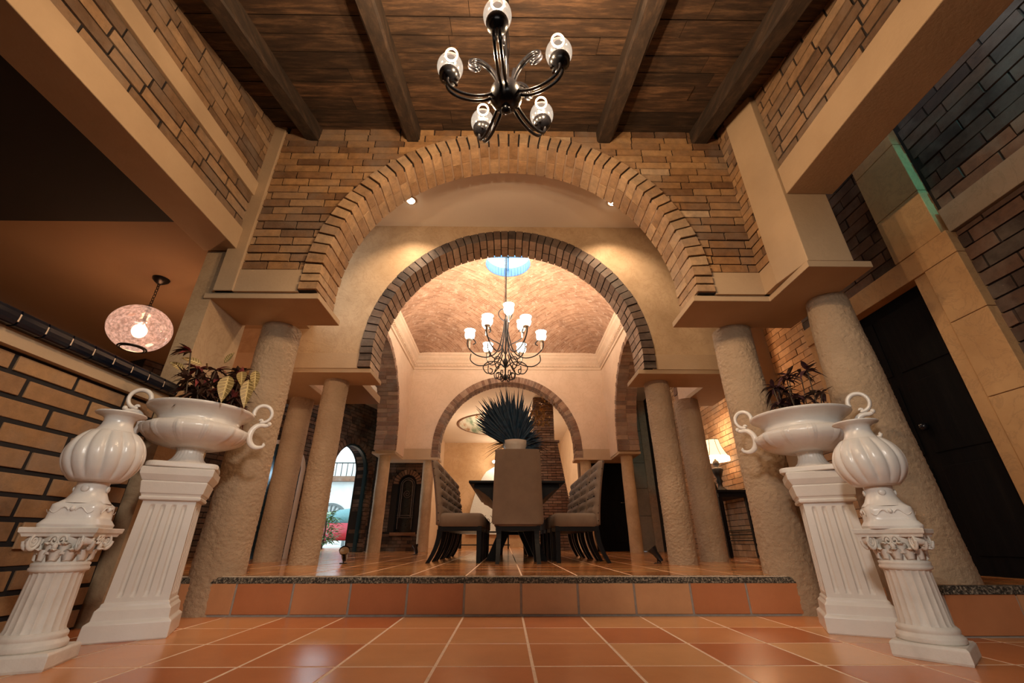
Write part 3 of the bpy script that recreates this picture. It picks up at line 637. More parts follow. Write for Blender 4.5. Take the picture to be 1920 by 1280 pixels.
# white niche with glow, console table with iron scroll
mb=MB(); arr=[]
rings=[]
for k in range(13):
    t=k/12; z=UZ+.45+t*2.6; hw=1.0*(1-t**2.0)**.5*.85+.25*(1-t)+.05
    rings.append([(-.45-hw,18.2,z),(-.45+hw,18.2,z),(-.45+hw,18.36,z),(-.45-hw,18.36,z)])
mb.loft(rings,smooth=False); o=mb.build('mirror_panel',plain('pale_blue_white_panel',(.66,.70,.70),.3)); tag(o,'tall pale blue-white panel with a rounded top leaning on the back room wall','panel')
mb=MB(); mb.box((-1.5,14.3,.68),(.1,14.8,.72))
for x in(-1.45,.05): mb.box((x-.02,14.32,UZ),(x+.02,14.36,.68)); mb.box((x-.02,14.74,UZ),(x+.02,14.78,.68))
mb.box((-1.5,14.3,.32),(.1,14.8,.35))
o=thing('console_table','low dark console table against the back room wall, seen under the chairs','table',(-.7,14.5,UZ)); attach(mb.build('table_frame',BLACKW,o),o)
mb=MB()
for i,xx in enumerate((-1.2,-.9,-.6,-.3)):
    for s_ in (-1,1):
        pts=[]
        for q in range(26): a=q*.3; r_=.012+.0055*q; pts.append((xx+s_*(.02+r_*math.cos(a)),14.5,1.0+.02*i+r_*math.sin(a)))
        mb.tube(pts,.009,6)
    mb.tube([(xx,14.5,.72),(xx,14.5,1.0)],.01,6)
o=mb.build('iron_scrollwork',IRONM)
o.location=(0,-.0,0); tag(o,'curly wrought iron scroll ornament on the low console table','ornament')

# ------------------------------------------------------------------ garden view
mb=MB(); mb.box((-16,10.6,.0),(-3.3,40,.18)); mb.box((-30,5,.0),(-6.6,40,.17)); struct(mb.build('ground',plain('grey_paving',(.42,.5,.52),.6)))
HW=plaster('white_house_wall',(.62,.68,.68),(.78,.82,.8),1,(20,.003))
hs=thing('white_house','white neighbouring house with balcony seen through the garden doorway','house',(-10.5,24,.18)); 
mb=MB(); mb.box((-16,24,.18),(-5,28,3.4)); mb.box((-14,24.5,3.4),(-7.5,27,4.6)); attach(mb.build('facade',HW,hs),hs)
mb=MB(); mb.box((-16.2,23.6,3.35),(-4.9,24.2,3.6)); attach(mb.build('cornice',B_RED,hs),hs)
mb=MB()
for i in range(16): mb.box((-9.6+.3*i,23.7,3.6),(-9.57+.3*i,23.73,4.3),t=.5)
mb.box((-9.6,23.69,4.28),(-4.9,23.74,4.33),t=.5); attach(mb.build('balcony_rail',IRONM,hs),hs)
mb=MB(); ringcore(mb,FR,-9.3,1.3,.85,.97,.2,23.9,24.05,30)
for i in range(11):
    a=pi*(i+.5)/11; q=lambda r,w_:(-9.3+r*math.cos(a+w_),23.95,1.3+r*math.sin(a+w_)); mb.hexa([(*q(.5,-.06)[:1],23.9,q(.5,-.06)[2]),(q(.85,-.04)[0],23.9,q(.85,-.04)[2]),(q(.85,-.04)[0],24,q(.85,-.04)[2]),(q(.5,-.06)[0],24,q(.5,-.06)[2]),(q(.5,.06)[0],23.9,q(.5,.06)[2]),(q(.85,.04)[0],23.9,q(.85,.04)[2]),(q(.85,.04)[0],24,q(.85,.04)[2]),(q(.5,.06)[0],24,q(.5,.06)[2])],.5)
attach(mb.build('fan_window',plain('grey_iron',(.12,.14,.14),.5),hs),hs)
# red car
car=thing('red_car','red hatchback car parked outside the garden doorway','car',(-6.75,18.4,.18),R(0))
body=[]
sec=[(-2.1,.35,.62,.55),(-1.9,.3,.85,.8),(-1.0,.28,.92,.85),(-.2,.28,.95,.86),(.9,.28,.95,.86),(1.7,.3,.93,.84),(2.05,.35,.8,.7)]
mb=MB(); rings=[]
for x,z0,z1,hw in sec: rings.append([(x,-hw,z0+.05),(x,-hw*1.0,z0+.3),(x,-hw*.96,z1-.08),(x,-hw*.8,z1),(x,hw*.8,z1),(x,hw*.96,z1-.08),(x,hw,z0+.3),(x,hw,z0+.05),(x,hw*.8,z0),(x,-hw*.8,z0)])
mb.loft(rings); mb.build('car_body',plain('red_car_paint',(.42,.03,.05),.15),car)
mb=MB(); rings=[]
for x,z1,hw in ((-1.15,.93,.72),(-.55,1.36,.62),(.2,1.46,.62),(1.1,1.42,.6),(1.75,.95,.7)): rings.append([(x,-.78,.9),(x,-hw,z1),(x,hw,z1),(x,.78,.9)])
mb.loft(rings); mb.build('cabin_glass',plain('teal_car_glass',(.12,.3,.33),.05),car)
for x in (-1.35,1.3):
    for y in (-.84,.68):
        mb=MB(); mb.M=Matrix.Translation((x,y,.32))@Matrix.Rotation(-pi/2,4,'X'); mb.lathe([(.2,-.0),(.3,0),(.32,.03),(.32,.13),(.3,.16),(.2,.16)],28); wh=mb.build('wheel',plain('black_tyre',(.02,.02,.02),.7),car)
        mb=MB(); mb.M=Matrix.Translation((x,y-.005,.32))@Matrix.Rotation(-pi/2,4,'X'); mb.lathe([(.03,-.01),(.19,0),(.2,.01)],20); mb.build('hubcap',plain('hub_silver',(.6,.62,.62),.3,.8),wh)
for y in (-.55,.55): mb=MB(); mb.ball((-2.0,y,.62),.13,14,8,(.5,1,.7)); mb.build('headlight',plain('headlight_glass',(.7,.8,.8),.1),car)
car.location=(-6.3,18.6,.18); car.rotation_euler=(0,0,R(8))

# ------------------------------------------------------------------ leaves
def leaf(mb,base,d,L,W,up=(0,0,1),curl=.3,veins=False,n=6):
    d=Vector(d).normalized(); s=d.cross(Vector(up)); s=s.normalized() if s.length>.01 else Vector((1,0,0)); u=s.cross(d).normalized(); B=Vector(base); rows=[]
    for i in range(n+1):
        t=i/n; w=W*math.sin(pi*min(1,t**.8))*.5+.0008; c=B+d*L*t-Vector((0,0,1))*curl*L*t*t
        rows.append([c-s*w+u*w*.35,c-s*w*.12,c+s*w*.12,c+s*w+u*w*.35])
    vs=[p for r in rows for p in r]; fs=[];tt=[]
    for i in range(n):
        for j in range(3):
            mb.add([rows[i][j],rows[i][j+1],rows[i+1][j+1],rows[i+1][j]],[(0,1,2,3)],(.9 if (j==1) else .1) if veins else .3,True)
    if veins:
        for i in range(1,n):
            for sd in (0,3):
                c=(rows[i][1]+rows[i][2])/2; e=rows[i+1][sd] if i+1<n else rows[i][sd]; o=u*.0012; wv=d*.0028
                mb.add([c-wv+o,c+wv+o,e+wv*.5+o,e-wv*.5+o],[(0,1,2,3)],.9); mb.add([c-wv-o,c+wv-o,e+wv*.5-o,e-wv*.5-o],[(0,1,2,3)],.9)
def croton(name,lab,base,seed,mats,spread,n=70,bunches=3,side=None):
    rnd=random.Random(seed); t=thing(name,lab,'plant',base)
    st=MB(); dk=MB(); yl=MB(); rd=MB()
    tops=[]
    for k in range(bunches*3):
        a=rnd.uniform(0,2*pi); r=rnd.uniform(.0,.15); p0=Vector((r*math.cos(a),r*math.sin(a),0)); p1=p0*1.25+Vector((rnd.uniform(-.04,.04),rnd.uniform(-.03,.03),rnd.uniform(.06,.19)*spread)); st.tube([p0,(p0+p1)/2+Vector((rnd.uniform(-.01,.01),0,0)),p1],.004,5); tops.append(p1); tops.append((p0+p1)/2)
    for i in range(n):
        c=rnd.choice(tops); a=rnd.uniform(0,2*pi); el=rnd.uniform(-.3,1.0); d=(math.cos(a)*math.cos(el),math.sin(a)*math.cos(el),math.sin(el))
        mbx=dk if rnd.random()<.8 else rd
        leaf(mbx,c,d,rnd.uniform(.06,.12),rnd.uniform(.018,.034),curl=rnd.uniform(.1,.9))
    if side:
        for (px,py,pz,dx,dy,dz,L,W) in side: leaf(yl,(px,py,pz),(dx,dy,dz),L,W,up=(0,-1,.2),curl=.2,veins=True,n=8)
        yl.build('variegated_leaves',LF_Y,t)
    so=MB(); so.lathe([(.001,.012),(.15,.008),(.18,-.005),(.18,-.03)],28,caps=(False,False)); so.build('soil',SOIL,t)
    st.build('stems',STEM,t); dk.build('foliage',mats[0],t); rd.build('accent_leaves',mats[1],t); return t
# ------------------------------------------------------------------ white pedestals and vases
def sq(h,z,rc=.0): return [(-h,-h,z),(h,-h,z),(h,h,z),(-h,h,z)]
def vase_ribbed(lab,loc,rotz):
    t=thing('ribbed_vase',lab,'vase',loc,rotz,'ribbed white vases')
    mb=MB(); prof=[(.150,0),(.154,.01),(.150,.024),(.134,.034),(.132,.040)]
    def soft(z0,z1,h0,h1,e=.22,n=48,k=4):
        rr=[]
        for i in range(k+1):
            tt=i/k; h=h0+(h1-h0)*tt; z=z0+(z1-z0)*tt; ring=[]
            for j in range(n):
                a=2*pi*j/n; c,s=math.cos(a),math.sin(a); rad=h/((abs(c)**(2/e*.6)+abs(s)**(2/e*.6))**(e/2/.6)) ; ring.append((rad*c,rad*s,z))
            rr.append(ring)
        return rr
    mb.loft(soft(0,.012,.138,.142)+soft(.014,.032,.142,.128)+soft(.038,.10,.122,.118)+soft(.112,.120,.10,.09))
    mb.lathe([(.118,.108),(.095,.13),(.080,.155),(.074,.18),(.076,.205),(.088,.222),(.05,.225)],48)
    rl=mb
    for k in range(4):
        M=Matrix.Rotation(k*pi/2,4,'Z'); rl.M=M
        for s_ in (-1,1):
            pts=[(s_*(.015+.012*i),-.121-.002*math.sin(i),.076+.014*math.sin(i*.9)) for i in range(8)]; rl.tube(pts,lambda q:.0045*(1.2-q),6)
        rl.ball((0,-.122,.082),.012,10,6); rl.ball((0,-.080,.175),.02,10,6,(1,.35,.8))
    rl.M=None; mb.build('foot',CERW,t)
    bd=MB(); NR=14
    prof=[]
    for i in range(33):
        tt=i/32; z=.212+tt*.245; s_=math.sin(pi*(.10+.80*tt)**1.0); prof.append((.196*(s_**.43),z))
    def rf(a,z): 
        q=(a+ (z-.212)*.9)*NR/2; k=max(0,min(1,(z-.212)/.03))*max(0,min(1,(.458-z)/.02)); return 1-.085*k*(1-abs(math.cos(q)))**1.6
    prof=[(.078,.207)]+prof+[(.10,.46)]
    bd.lathe(prof,196,rf=rf); bd.build('ribbed_body',CERW,t)
    nk=MB(); nk.lathe([(.11,.45),(.098,.462),(.086,.478),(.078,.497),(.075,.515),(.078,.528),(.095,.54),(.128,.549),(.132,.553),(.128,.558),(.1,.552),(.07,.54),(.066,.50),(.06,.44)],60,caps=(False,True)); nk.build('neck_and_rim',CERW,t); return t
def ped_round(lab,loc,rotz):
    t=thing('round_pedestal',lab,'pedestal',loc,rotz,'round fluted pedestals')
    mb=MB(); mb.loft([sq(.172,0),sq(.176,.008),sq(.174,.05),sq(.165,.058)],smooth=False); mb.lathe([(.150,.055),(.163,.062),(.163,.078),(.150,.088),(.145,.092),(.149,.098),(.149,.108),(.136,.118)],64); mb.build('base',MATW,t,bevel=.003)
    mb=MB(); nf=20
    mb.lathe([(.134,.112),(.127,.13),(.122,.22),(.118,.32),(.122,.335)],nf*10,rf=lambda a,z:1-.055*abs(math.sin(a*nf/2))**.7*(1 if .12<z<.33 else .3)); mb.build('fluted_shaft',MATW,t)
    mb=MB(); mb.lathe([(.12,.328),(.132,.333),(.134,.342),(.128,.349),(.131,.353),(.131,.361),(.12,.366),(.118,.40),(.128,.44),(.15,.47),(.12,.475)],64)
    # acanthus leaves, two tiers, volutes and abacus
    for tier,(zz_,rr_,nn_) in enumerate(((.372,.122,12),(.395,.125,12))):
        for i in range(nn_):
            a=2*pi*(i+.5*tier)/nn_; mb.M=Matrix.Rotation(a,4,'Z')
            rows=[]
            for q in range(6):
                s_=q/5; w=.030*math.sin(pi*(.25+.7*s_))+.003; out=rr_+.004+.034*s_**2.2; z=zz_+.045*math.sin(s_*2.0); rows.append([(out,-w,z-.002),(out+.008,0,z+.002),(out,w,z-.002),(out-.012,0,z-.006)])
            mb.loft(rows,smooth=True)
    mb.M=None; mb.build('carved_capital',MATW,t)
    for k in range(4):
        v=MB(); v.M=Matrix.Rotation(pi/4+k*pi/2,4,'Z')
        for s_ in (-1,1):
            sp=[]
            for q in range(34):
                a=q*.42; r_=.034*(1-q/38); sp.append((.172+ r_*math.cos(a)*.82,s_*(.022+.006*(1-q/34)),.445-r_*math.sin(a)))
            v.tube(sp,lambda q:.0085*(1-q*.55),7)
        v.tube([(.15,-.024,.447),(.15,.024,.447)],.02,10); v.tube([(.182,-.022,.447),(.182,.022,.447)],.017,10); v.M=None; v.build('volute',MATW,t)
    for k in range(4):
        v=MB(); v.M=Matrix.Rotation(k*pi/2,4,'Z')
        for s_ in (-1,1):
            sp=[(s_*(.018+.022*(1-q/24)*math.cos(q*.45)),-.142-.002*(q/24),.447+.022*(1-q/24)*math.sin(q*.45)) for q in range(22)]; v.tube(sp,.005,6)
        v.ball((0,-.148,.425),.014,10,6); v.M=None; v.build('flower_relief',MATW,t)
    mb=MB(); n=12; ab=[]
    for k in range(4):
        for i in range(n):
            tt=i/n; a0=-3*pi/4+k*pi/2; c=Matrix.Rotation(k*pi/2,3,'Z')@Vector((-.172+.344*tt,-.172+.028*math.sin(pi*tt),0)); ab.append((c.x,c.y))
    mb.loft([[(x*s_,y*s_,z) for x,y in ab] for z,s_ in ((.462,.94),(.472,.97),(.478,1.03),(.494,1.05),(.497,1.03))],smooth=False); mb.build('abacus',MATW,t); return t
def ped_square(lab,loc,rotz):
    t=thing('square_pedestal',lab,'pedestal',loc,rotz,'square fluted pedestals')
    mb=MB(); mb.loft([sq(.184,0),sq(.188,.006),sq(.186,.078),sq(.176,.086),sq(.168,.09),sq(.165,.135),sq(.152,.15),sq(.150,.162),sq(.142,.17)],smooth=False); mb.build('base',CERW,t,bevel=.004)
    mb=MB(); zs_=[.165,.188,.2,.215,.62,.635,.647,.672]; dp=[0,0,.6,1,1,.6,0,0]; rings=[]; nn=80; h0,h1=.141,.130
    for z,d in zip(zs_,dp):
        h=h0+(h1-h0)*(z-.165)/.5; ring=[]
        for k in range(4):
            for i in range(nn):
                u=-1+2*i/nn; g=0
                for c in (-.6,-.2,.2,.6):
                    if abs(u-c)<.085: g=max(g,math.cos((u-c)/.085*pi/2)**.5)
                p=Matrix.Rotation(k*pi/2,3,'Z')@Vector((u*h,-h+.015*g*d,0)); ring.append((p.x,p.y,z))
        rings.append(ring)
    mb.loft(rings,smooth=False); mb.build('fluted_shaft',CERW,t)
    mb=MB(); mb.loft([sq(.136,.664),sq(.150,.670),sq(.152,.684),sq(.145,.688),sq(.150,.70),sq(.155,.704),sq(.166,.765),sq(.160,.768),sq(.166,.774),sq(.182,.805),sq(.185,.842),sq(.175,.846)],smooth=False); mb.build('cap',CERW,t,bevel=.003); return t
def urn(lab,loc,rotz):
    t=thing('handled_urn',lab,'urn',loc,rotz,'white handled urns')
    mb=MB(); rr=[]
    for z,h,rc in ((0,.196,.06),(.004,.204,.06),(.026,.204,.06),(.034,.195,.06)):
        ring=[]
        for k in range(4):
            for i in range(8):
                a=-3*pi/4+k*pi/2+(i/7)*pi/2; cx_=(h-rc)*(1 if math.cos(-3*pi/4+k*pi/2+pi/4)>.5 or True else 1)
                q=-3*pi/4+k*pi/2+pi/4; sxx=[-1,1,1,-1][k]; syy=[-1,-1,1,1][k]; aa=pi+k*pi/2+(i/7)*pi/2; ring.append((sxx*(h-rc)+rc*math.cos(aa),syy*(h-rc)+rc*math.sin(aa),z))
        rr.append(ring)
    mb.loft(rr,smooth=False); mb.build('foot_plate',CERW,t,bevel=.003)
    mb=MB(); mb.lathe([(.185,.03),(.16,.036),(.12,.05),(.095,.072),(.083,.10),(.082,.125),(.09,.142)],96,rf=lambda a,z:1-.03*abs(math.sin(a*12))*(1 if z>.045 else 0)); mb.build('foot',CERW,t)
    bd=MB()
    def rf(a,z):
        k=max(0,min(1,(z-.15)/.02))*max(0,min(1,(.28-z)/.012)); q=(a/(2*pi)*12)%1; s=0
        for c in (.42,.5,.58): s+=math.exp(-((q-c)/.022)**2)
        return 1+.05*k*s
    bd.lathe([(.085,.140),(.10,.142),(.115,.135),(.16,.142),(.225,.158),(.28,.185),(.312,.215),(.322,.242),(.316,.262),(.29,.277),(.262,.284)],240,rf=rf,caps=(True,False))
    bd.lathe([(.262,.283),(.252,.30),(.254,.318),(.272,.338),(.302,.358),(.330,.372),(.338,.382),(.336,.39),(.322,.392),(.29,.38),(.25,.37),(.23,.34),(.2,.33)],80,caps=(False,True)); bd.build('bowl',CERW,t)
    for s_ in (-1,1):
        h=MB(); h.M=Matrix.Rotation(0 if s_>0 else pi,4,'Z')
        # upper scroll rising from rim and curling out
        P=[]
        for q in range(31):
            a=pi*1.12-q/30*pi*1.62; P.append((.385+.062*math.cos(a),0,.418+.060*math.sin(a)))
        e=P[-1]
        for q in range(14):
            a=-.5*pi-q*.35; P.append((e[0]-.004+.016*math.cos(a)*(1-q/20)*-1,0,e[2]-.004+.016*math.sin(a)*(1-q/20)+.012))
        h.tube(P,lambda q:.020*(1-.40*q),9,flat=.8)
        # lower scroll: C opening outwards
        P=[]
        for q in range(27):
            a=R(75)+q/26*R(215); P.append((.400+.075*math.cos(a)*.9,0,.262+.078*math.sin(a)))
        h.tube([(.446,0,.352),(.436,0,.342)]+P+[(P[-1][0]+.012,0,P[-1][2]+.004),(P[-1][0]+.02,0,P[-1][2]+.016),(P[-1][0]+.010,0,P[-1][2]+.024)],lambda q:.012+.010*math.sin(pi*min(1,q*1.1)),9,flat=.8)
        h.ball((.446,0,.352),.016,10,7)
        h.build('handle',CERW,t)
    return t
PLr=(-1.90,2.05,0); PRr=(1.835,2.17,0)
def sc(o,xy,z): o.scale=(xy,xy,z); return o
p=ped_round('antique white round fluted pedestal with leafy capital at far left by the ochre brick wall',PLr,R(20)); sc(p,.72,1.0)
v=vase_ribbed('glossy white ribbed vase on the left round pedestal, before the ochre brick wall',(PLr[0],PLr[1],.497),R(20)); sc(v,.76,.92)
ped2=dup(p,PRr,R(-50),'antique white round fluted pedestal with leafy capital at far right before the thick column')
v2=dup(v,(PRr[0],PRr[1],.497),R(-30),'glossy white ribbed vase on the right round pedestal')
PLs=(-1.955,2.66,0); PRs=(1.945,2.73,0); HS=.826
p=ped_square('glossy white square fluted pedestal left of the step, behind the left round pedestal',PLs,R(27)); sc(p,.94,HS/.846)
dup(p,PRs,R(-28),'glossy white square fluted pedestal right of the step, behind the right round pedestal')
u=urn('white footed bowl urn with scroll handles on the left square pedestal',(PLs[0]-.0,PLs[1],HS),R(30)); sc(u,.86,.96)
dup(u,(PRs[0],PRs[1],HS),R(-40),'white footed bowl urn with scroll handles on the right square pedestal')
sideL=[(.12,-.22,.19,.1,-.35,-.9,.15,.075),(.21,-.16,.20,.15,-.3,-.9,.16,.065),(.16,-.14,.25,.2,-.5,-.5,.13,.05),(.22,-.10,.28,.2,-.4,-.7,.14,.05),(-.02,-.1,.25,.1,-.7,.2,.09,.03),(-.12,-.12,.22,-.5,-.5,.3,.10,.035),(.05,-.1,.3,.3,-.3,.5,.1,.03),(-.06,-.08,.28,-.6,-.3,.2,.11,.035)]
c1=croton('croton_plant','croton plant with yellow-veined leaves in the left handled urn',(PLs[0],PLs[1],1.165),5,(LF_D,LF_R),1.6,520,6,sideL); c1.rotation_euler=(0,0,R(22)); c1.scale=(1.1,1.1,1.12)
croton('croton_plant','dark purple leafy plant in the right handled urn',(PRs[0],PRs[1],1.165),11,(LF_P,LF_D),1.9,230,3)

# ------------------------------------------------------------------ black chandelier
def spl(P,k=4):
    P=[Vector(p) for p in P]; Q=[]
    for i in range(len(P)-1):
        for j in range(k):
            tt=j/k; p0=P[max(0,i-1)];p1=P[i];p2=P[i+1];p3=P[min(len(P)-1,i+2)]
            Q.append(.5*((2*p1)+(p2-p0)*tt+(2*p0-5*p1+4*p2-p3)*tt*tt+(3*p1-p0-3*p2+p3)*tt**3))
    Q.append(P[-1]); return Q

CX,CY,CZ=-.015,1.44,2.70
t=thing('black_chandelier','black iron chandelier with five clear glass globes under the wooden ceiling','chandelier',(CX,CY,2.40))
def L(z): return z-2.40
mb=MB(); mb.ball((0,0,L(2.555)),.086,28,16,(1,1,1.05)); mb.lathe([(.006,L(2.42)),(.022,L(2.43)),(.026,L(2.445)),(.014,L(2.46)),(.03,L(2.475)),(.034,L(2.49))],20); mb.lathe([(.03,L(2.62)),(.022,L(2.66)),(.014,L(2.72)),(.012,L(2.95))],16); mb.build('centre_ball',IRON,t)
for k in range(5):
    M=Matrix.Rotation(R(-90-7.9+72*k),4,'Z')
    ar=MB(); ar.M=M
    for off in (-.014,.014):
        P=[]
        for (r_,z) in ((.055,2.72),(.045,2.66),(.05,2.60),(.075,2.54),(.12,2.505),(.18,2.49),(.24,2.498),(.285,2.525),(.306,2.565),(.302,2.60),(.28,2.615),(.262,2.60),(.262,2.585)): P.append(Vector((r_,off,L(z))))
        Q=[]
        for i in range(len(P)-1):
            for j in range(3):
                tt=j/3; p0=P[max(0,i-1)];p1=P[i];p2=P[i+1];p3=P[min(len(P)-1,i+2)]
                Q.append(.5*((2*p1)+(p2-p0)*tt+(2*p0-5*p1+4*p2-p3)*tt*tt+(3*p1-p0-3*p2+p3)*tt**3))
        ar.tube(Q,.0085,7)
    for off in (-.01,.01):
        P=[(.04,off,L(2.64)),(.06,off,L(2.70)),(.10,off,L(2.76)),(.155,off,L(2.795)),(.195,off,L(2.78)),(.198,off,L(2.745)),(.168,off,L(2.73)),(.15,off,L(2.745))]; ar.tube(spl(P),.0085,7)
    ar.ball((.15,0,L(2.735)),.014,10,6); ar.M=None; ar_=ar.build('arm',IRON,t)
    cp=MB(); cp.M=M@Matrix.Translation((.30,0,0)); cp.lathe([(.012,L(2.585)),(.035,L(2.595)),(.050,L(2.615)),(.054,L(2.64)),(.050,L(2.655))],24); cp.M=None; cp_=cp.build('cup',IRON,ar_)
    gl=MB(); gl.M=M@Matrix.Translation((.30,0,0)); pr=[]
    for i in range(17): a=-1.1+i/16*(1.1+1.2); pr.append((.068*math.cos(a),L(2.70)+.078*math.sin(a)))
    gl.lathe(pr,28,caps=(False,False)); gl.M=None; g_=gl.build('glass_globe',GLOBE,t)
    pw=M@Vector((.30,0,0)); rn=MB(); rn.M=Matrix.Translation((pw.x,pw.y-.0,L(2.812)))@Matrix.Rotation(pi/2,4,'Z')@Matrix.Rotation(R(-30),4,'Y'); rn.tube([(0,.032*math.cos(2*pi*i/24),.032*math.sin(2*pi*i/24)) for i in range(24)],.0055,7,closed=True); rn.M=None; rn.build('top_ring',plain('pale_glass_ring',(.75,.65,.55),.15),g_)
    bl=MB(); bl.M=M@Matrix.Translation((.30,0,L(2.665))); bl.ball((0,0,0),.018,14,10,(1,1,1.1)); bl.M=None; bl.build('bulb',BULB,g_)
    pl=M@Vector((.30,0,L(2.704))); lamp('POINT','bulb_light',pl,(1,.70,.43),44,parent=t,shadow_soft_size=.018)
mb=MB(); mb.tube([(0,0,L(2.9)),(0,0,L(CEILZ(CY))-.01)],.006,8); mb.tube([(.012+.004*math.sin(i*.8),.012*math.cos(i*.7),L(2.9)+i*.04) for i in range(19)],.003,5); mb.lathe([(.05,L(CEILZ(CY))-.035),(.05,L(CEILZ(CY))-.002)],20); mb.build('hanging_rod',IRON,t)

# ------------------------------------------------------------------ scrolled candle chandelier in the dining room
t=thing('candle_chandelier','large wrought iron candle chandelier with glowing shades under the brick dome','chandelier',(-.04,7.4,3.15))
L=lambda z:z-3.15
mb=MB(); mb.lathe([(.004,L(3.15)),(.03,L(3.17)),(.03,L(3.26)),(.016,L(3.28)),(.016,L(3.45)),(.04,L(3.48)),(.045,L(3.56)),(.016,L(3.6)),(.012,L(4.7))],16); mb.build('centre_stem',IRONM,t)
def arm2(ang_,r_,z_,low,nm):
    M=Matrix.Rotation(ang_,4,'Z'); ar=MB(); ar.M=M
    if low:
        ar.tube(spl([(.02,0,L(4.45)),(.06,0,L(4.1)),(.16,0,L(3.75)),(.34,0,L(3.62)),(.56,0,L(3.66)),(.72,0,L(3.82)),(r_+.03,0,L(3.97)),(r_-.06,0,L(4.0)),(r_-.12,0,L(3.92)),(r_-.07,0,L(3.88))]),.012,6)
        ar.tube(spl([(.03,0,L(3.42)),(.14,0,L(3.52)),(.32,0,L(3.52)),(.42,0,L(3.42)),(.36,0,L(3.30)),(.26,0,L(3.30)),(.25,0,L(3.37)),(.30,0,L(3.39))]),.0105,6)
        ar.tube(spl([(.10,0,L(3.72)),(.26,0,L(3.5)),(.50,0,L(3.44)),(.66,0,L(3.54)),(.66,0,L(3.68))]),.0105,6)
        ar.tube(spl([(.02,0,L(3.26)),(.08,0,L(3.17)),(.16,0,L(3.2)),(.17,0,L(3.29)),(.11,0,L(3.31)),(.10,0,L(3.26))]),.0105,6)
    else:
        ar.tube(spl([(.02,0,L(3.7)),(.1,0,L(3.9)),(.3,0,L(4.05)),(.44,0,L(4.2)),(r_,0,L(4.33)),(r_-.06,0,L(4.33)),(r_-.08,0,L(4.27))]),.0105,6)
        ar.tube(spl([(.02,0,L(4.4)),(.12,0,L(4.5)),(.16,0,L(4.62)),(.09,0,L(4.7)),(.02,0,L(4.66))]),.0105,6)
    ar.M=None; a_=ar.build('arm',IRONM,t)
    c=MB(); c.M=M@Matrix.Translation((r_,0,L(z_))); c.lathe([(.02,-.06),(.055,-.05),(.06,-.035),(.02,-.03)],16); c.lathe([(.016,-.22),(.016,-.05)],10); c.M=None; c.build('candle_cup',CANDLE,a_)
    g=MB(); g.M=M@Matrix.Translation((r_,0,L(z_))); g.lathe([(.04,-.03),(.085,0),(.10,.055),(.088,.115),(.11,.16)],20,caps=(True,False)); g.M=None; g.build('glass_shade',SHADE,a_)
    lamp('POINT','candle_light',M@Vector((r_,0,L(z_)+.16)),(1,.84,.68),62 if low else 14,parent=t,shadow_soft_size=.07)
for k in range(6): arm2(R(60*k+2),.70,4.02,True,k)
for k in range(3): arm2(R(-90+8+120*k),.42,4.38,False,k)
mb=MB(); mb.tube([(0,0,L(4.7)),(0,0,L(6.02))],.012,6); mb.tube([(-.03+.006*math.sin(i*1.2),0,L(4.7)+i*.045) for i in range(29)],.005,5); mb.build('chain',IRONM,t)

# ------------------------------------------------------------------ glass pendant in the left hall
t=thing('glass_pendant','round crackled pink glass pendant lamp hanging in the left hall','pendant lamp',(-3.33,3.43,1.95))
L=lambda z:z-1.95
mb=MB(); pr=[]
for i in range(25): a=-1.15+i/24*(1.15+1.4); pr.append((.235*math.cos(a),L(2.185)+.21*math.sin(a)))
mb.lathe(pr,48,caps=(False,False)); gl=mb.build('glass_globe',PGLASS,t)
mb=MB(); mb.tube([(.1*math.cos(2*pi*i/28),.1*math.sin(2*pi*i/28),L(1.99)) for i in range(28)],.008,6,closed=True); mb.tube([(.085*math.cos(2*pi*i/28),.085*math.sin(2*pi*i/28),L(1.985)) for i in range(28)],.006,6,closed=True); mb.build('bottom_ring',IRONM,gl)
mb=MB(); mb.ball((0,0,L(2.16)),.055,18,12,(1,1,1.15)); mb.build('bulb',BULB,t)
mb=MB(); mb.tube([(0,0,L(2.22)),(0,0,L(2.41))],.014,8); mb.lathe([(.05,L(2.385)),(.05,L(2.40)),(.02,L(2.42))],16); mb.build('socket',IRONM,t)
mb=MB(); z=2.41; k=0
while z<2.68:
    mb.tube([((.011*math.cos(a) if k%2 else 0),(0 if k%2 else .011*math.cos(a)),L(z+.018)+.02*math.sin(a)) for a in [2*pi*i/12 for i in range(12)]],.0032,5,closed=True); z+=.032; k+=1
mb.build('chain',IRONM,t)
mb=MB(); mb.lathe([(.02,L(2.66)),(.045,L(2.68)),(.065,L(2.70)),(.07,L(2.718))],24); mb.build('canopy',IRONM,t)
lamp('POINT','pendant_light',(0,0,L(2.055)),WARM,22,parent=t,shadow_soft_size=.03)

